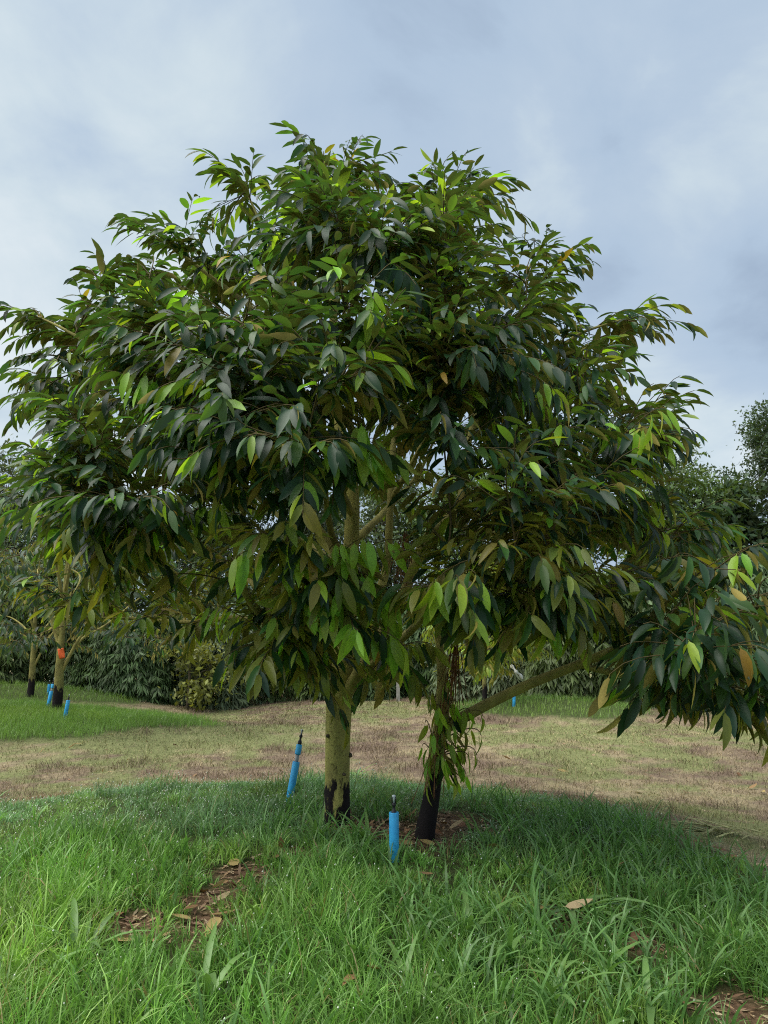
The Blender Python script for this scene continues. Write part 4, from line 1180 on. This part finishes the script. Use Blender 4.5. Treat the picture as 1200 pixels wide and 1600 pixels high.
# --- grass on the farther mounds
x, y = mid_points(90000, 9, 22.5, 1.0)
x2, y2 = rng.normal(-6.3, 2.2, 50000), rng.normal(13, 1.6, 50000)
x, y = np.concatenate([x, x2]), np.concatenate([y, y2])
far_ok = (y > 9) & (grass_mask(x, y) > .3 + .5 * rng.random(len(x)))
x, y = x[far_ok], y[far_ok]; n = len(x)
c = np.array((.21, .34, .08)) * (.6 + .7 * fbm(x, y, 1.0, 91))[:, None] * (.75 + .5 * rng.random((n, 1)))
yl = sstep(.5, .7, fbm(x, y, .7, 95))[:, None] * .55
c = c * (1 - yl) + np.array((.29, .42, .085)) * yl
hh = (.09 + .09 * fbm(x, y, 1.6, 93)) * (.6 + .7 * rng.random(n))
V, F, T, _ = blades_geo(np.stack([x, y, terrain(x, y) - .01], -1), hh, rng.random(n) * 6.283, .2 + 1.2 * rng.random(n), .0065 * (.6 + .8 * rng.random(n)) * (y / 13), c, 2)
grass_obj('grass', 'bright green grass on the farther planting mounds', V, F, T, M_GRASS)
print('far blades', n)

# ================================================================== broad-bladed grass clumps
g_ = np.linspace(0, 1, 7)
def blade_mesh(k):
    r_ = np.random.default_rng(500 + k)
    V, F, T = leaves_geo(np.zeros((1, 3)), np.array([[0, 1.0, 0]]), np.array([[0, 0, 1.0]]), 1.0, .075 + .03 * r_.random(), .7 + 1.1 * r_.random(), .3, np.array([(.16, .29, .08)]) * (.75 + .5 * r_.random()), (np.array((0, .15, .35, .55, .75, .9, 1.0)), np.array((.5, .8, 1, .95, .7, .35, .02))))
    m_ = mesh_arr('blade', V, F, T); m_.materials.append(M_GRASS); return m_
BLADES = [blade_mesh(k) for k in range(8)]
def clump_thing(loc, n, ln, label, seed, group=None, spread=.05, name='grass_clump', flat=False):
    rg = np.random.default_rng(seed)
    root = thing(name, loc, label, 'grass', group)
    for k in range(n):
        a = 2 * math.pi * k / n + .5 * rg.random(); el = R(25 + 50 * rg.random()) if not flat else R(18 + 26 * rg.random())
        d = np.array((math.cos(a) * math.cos(el), math.sin(a) * math.cos(el), math.sin(el)))
        up = np.array((-math.cos(a) * math.sin(el), -math.sin(a) * math.sin(el), math.cos(el))); s = np.cross(d, up)
        o = bpy.data.objects.new('blade', BLADES[int(rg.integers(0, 8))]); COL.objects.link(o); o.parent = root
        M = Matrix(((s[0], d[0], up[0]), (s[1], d[1], up[1]), (s[2], d[2], up[2]))).to_4x4()
        o.matrix_local = Matrix.Translation((spread * rg.normal() * .5, spread * rg.normal() * .5, -.005)) @ M @ Matrix.Scale(ln * (.65 + .6 * rg.random()), 4)
    return root
clump_thing(G(905, 1428), 17, .42, 'broad-bladed grass clump sprawling over a bare spot on the mound', 1, flat=True)
clump_thing(G(570, 1322), 20, .26, 'broad-bladed grass clump between the big trunk and the upright blue pipe', 2)
clump_thing(G(500, 1318), 16, .24, 'dense green grass clump just in front of the big trunk', 3)
clump_thing(G(562, 1215), 12, .24, 'upright grass clump standing behind the big trunk', 4)
GR = 'broad grass clumps in the foreground'
for k, (u, v) in enumerate([(60, 1560), (720, 1470), (790, 1520), (960, 1540), (1080, 1430), (1140, 1500), (640, 1560), (330, 1560), (860, 1570), (1010, 1590), (130, 1500), (560, 1500)]):
    clump_thing(G(u, v), 13, .27, 'wide-leaved grass clump growing in the long foreground grass', 20 + k, GR)
# pile of pulled, wilted grass on the dry ground
wl_loc = G(1110, 1302)
wb = []
for k in range(4):
    r_ = np.random.default_rng(600 + k)
    V, F, T = leaves_geo(np.zeros((1, 3)), np.array([[0, 1.0, 0]]), np.array([[0, 0, 1.0]]), 1.0, .06, .3 + .5 * r_.random(), .3, np.array([(.36, .36, .17)]) * (.75 + .5 * r_.random()), (np.array((0, .15, .35, .55, .75, .9, 1.0)), np.array((.5, .8, 1, .95, .7, .35, .02))))
    m_ = mesh_arr('wilted_blade', V, F, T); m_.materials.append(M_STRAW); wb.append(m_)
root = thing('wilted_grass', wl_loc, 'pale pile of pulled wilted grass lying on the dry turf', 'grass')
for k in range(26):
    a = R(170) + .5 * rng.normal(); el = R(4 + 22 * rng.random())
    d = np.array((math.cos(a) * math.cos(el), math.sin(a) * math.cos(el), math.sin(el))); up = np.array((-math.cos(a) * math.sin(el), -math.sin(a) * math.sin(el), math.cos(el))); s = np.cross(d, up)
    o = bpy.data.objects.new('wilted_blade', wb[k % 4]); COL.objects.link(o); o.parent = root
    M = Matrix(((s[0], d[0], up[0]), (s[1], d[1], up[1]), (s[2], d[2], up[2]))).to_4x4()
    o.matrix_local = Matrix.Translation((.14 + .12 * rng.normal(), .05 * rng.normal(), .005)) @ M @ Matrix.Scale(.28 + .16 * rng.random(), 4)

# ================================================================== crumbs of dry litter on bare spots and turf
lx, ly = [], []
for p_, r_ in BARE:
    m = int(1100 * r_); lx.append(p_[0] + rng.normal(size=m) * r_ * .75); ly.append(p_[1] + rng.normal(size=m) * r_ * .75)
m = 3500; yy = 5 + 9 * rng.random(m) ** 1.4; lx.append((rng.random(m) * 2 - 1) * (.52 * yy + 1)); ly.append(yy)
lx, ly = np.concatenate(lx), np.concatenate(ly)
kp = (grass_mask(lx, ly) < .4) | (bare_mask(lx, ly) > .1); lx, ly = lx[kp], ly[kp]; m = len(lx)
pos = np.stack([lx, ly, terrain(lx, ly) + .006 + .012 * rng.random(m)], -1)
dd_ = rng.normal(size=(m, 3)) * (1, 1, .18); uu_ = np.tile((0, 0, 1.0), (m, 1)) + rng.normal(size=(m, 3)) * .25
cl_ = np.array([(.30, .20, .11), (.17, .10, .06), (.40, .32, .2), (.22, .14, .09)])[rng.integers(0, 4, m)] * (.7 + .6 * rng.random((m, 1)))
V, F, T = diamond_geo(pos, dd_, uu_, .02 + .055 * rng.random(m) ** 2, .24, cl_)
o = link('leaf_litter', mesh_arr('leaf_litter', V, F, T), M_DRY)
tag(o, 'crumbs of dry brown leaf litter on bare soil and turf', 'litter', kind='stuff')

# ================================================================== fallen leaves
DRYM = []
for k in range(10):
    r_ = np.random.default_rng(700 + k)
    c = np.array([(.30, .19, .09), (.22, .12, .06), (.38, .29, .17), (.17, .09, .05), (.33, .25, .10)][k % 5])
    V, F, T = leaves_geo(np.zeros((1, 3)), np.array([[0, 1.0, 0]]), np.array([[0, 0, 1.0]]), 1.0, .3 + .08 * r_.random(), -.9 + 1.8 * r_.random(), -.5 + 1.1 * r_.random(), c[None] * (.85 + .3 * r_.random()))
    m_ = mesh_arr('fallen_leaf', V, F, T); m_.materials.append(M_DRY); DRYM.append(m_)
def fallen(loc, k, label, group, z=.012):
    o = bpy.data.objects.new('fallen_leaf', DRYM[k % 10]); COL.objects.link(o)
    s = .095 + .06 * rng.random()
    o.location = (loc[0], loc[1], loc[2] + z)
    o.rotation_euler = (.25 * rng.normal(), .3 * rng.normal(), rng.random() * 6.283); o.scale = (s, s, s)
    return tag(o, label, 'leaf', group)
k = 0
for (u, v) in [(650, 1322), (640, 1298), (600, 1308), (590, 1290), (575, 1280), (625, 1318), (690, 1290), (705, 1283), (672, 1300), (720, 1280), (560, 1286), (545, 1300), (606, 1325), (655, 1335), (690, 1310), (630, 1282), (648, 1285), (700, 1300), (580, 1300), (680, 1325), (640, 1312), (585, 1318), (662, 1285), (715, 1290), (735, 1282), (568, 1295), (612, 1290), (620, 1300)]:
    fallen(G(u, v), k, 'dry brown fallen leaf in the leaf litter around the two trunk feet', 'leaf litter round the trunks'); k += 1
for (u, v) in [(425, 1272), (372, 1362), (358, 1385), (318, 1402), (330, 1398), (376, 1370), (345, 1445), (322, 1440), (310, 1425), (228, 1395), (235, 1412), (210, 1482), (155, 1448), (180, 1445), (488, 1400), (455, 1405), (460, 1330), (440, 1335), (430, 1345), (340, 1420), (350, 1390), (300, 1450)]:
    fallen(G(u, v), k, 'dry tan fallen leaf in the worn gap of the grass left of the trunk', 'fallen leaves in the worn grass gap', .03); k += 1
for (u, v) in [(600, 1540), (560, 1555), (880, 1440), (905, 1400), (760, 1340), (680, 1385), (1070, 1590), (1120, 1500), (1000, 1475), (860, 1435)]:
    fallen(G(u, v), k, 'brown fallen leaf lodged in the long foreground grass', 'fallen leaves in the long grass', .06); k += 1
for (u, v) in [(1055, 1306), (1160, 1345), (1175, 1355), (1140, 1338), (1190, 1240), (1170, 1235), (1100, 1320), (990, 1240), (1020, 1290), (130, 1165), (105, 1172), (310, 1212), (200, 1190), (270, 1165), (230, 1160), (60, 1180), (1000, 1160), (930, 1180), (1150, 1210), (870, 1205), (800, 1190)]:
    fallen(G(u, v), k, 'dry pale fallen leaf on the brown mown turf', 'fallen leaves on the dry turf', .02); k += 1
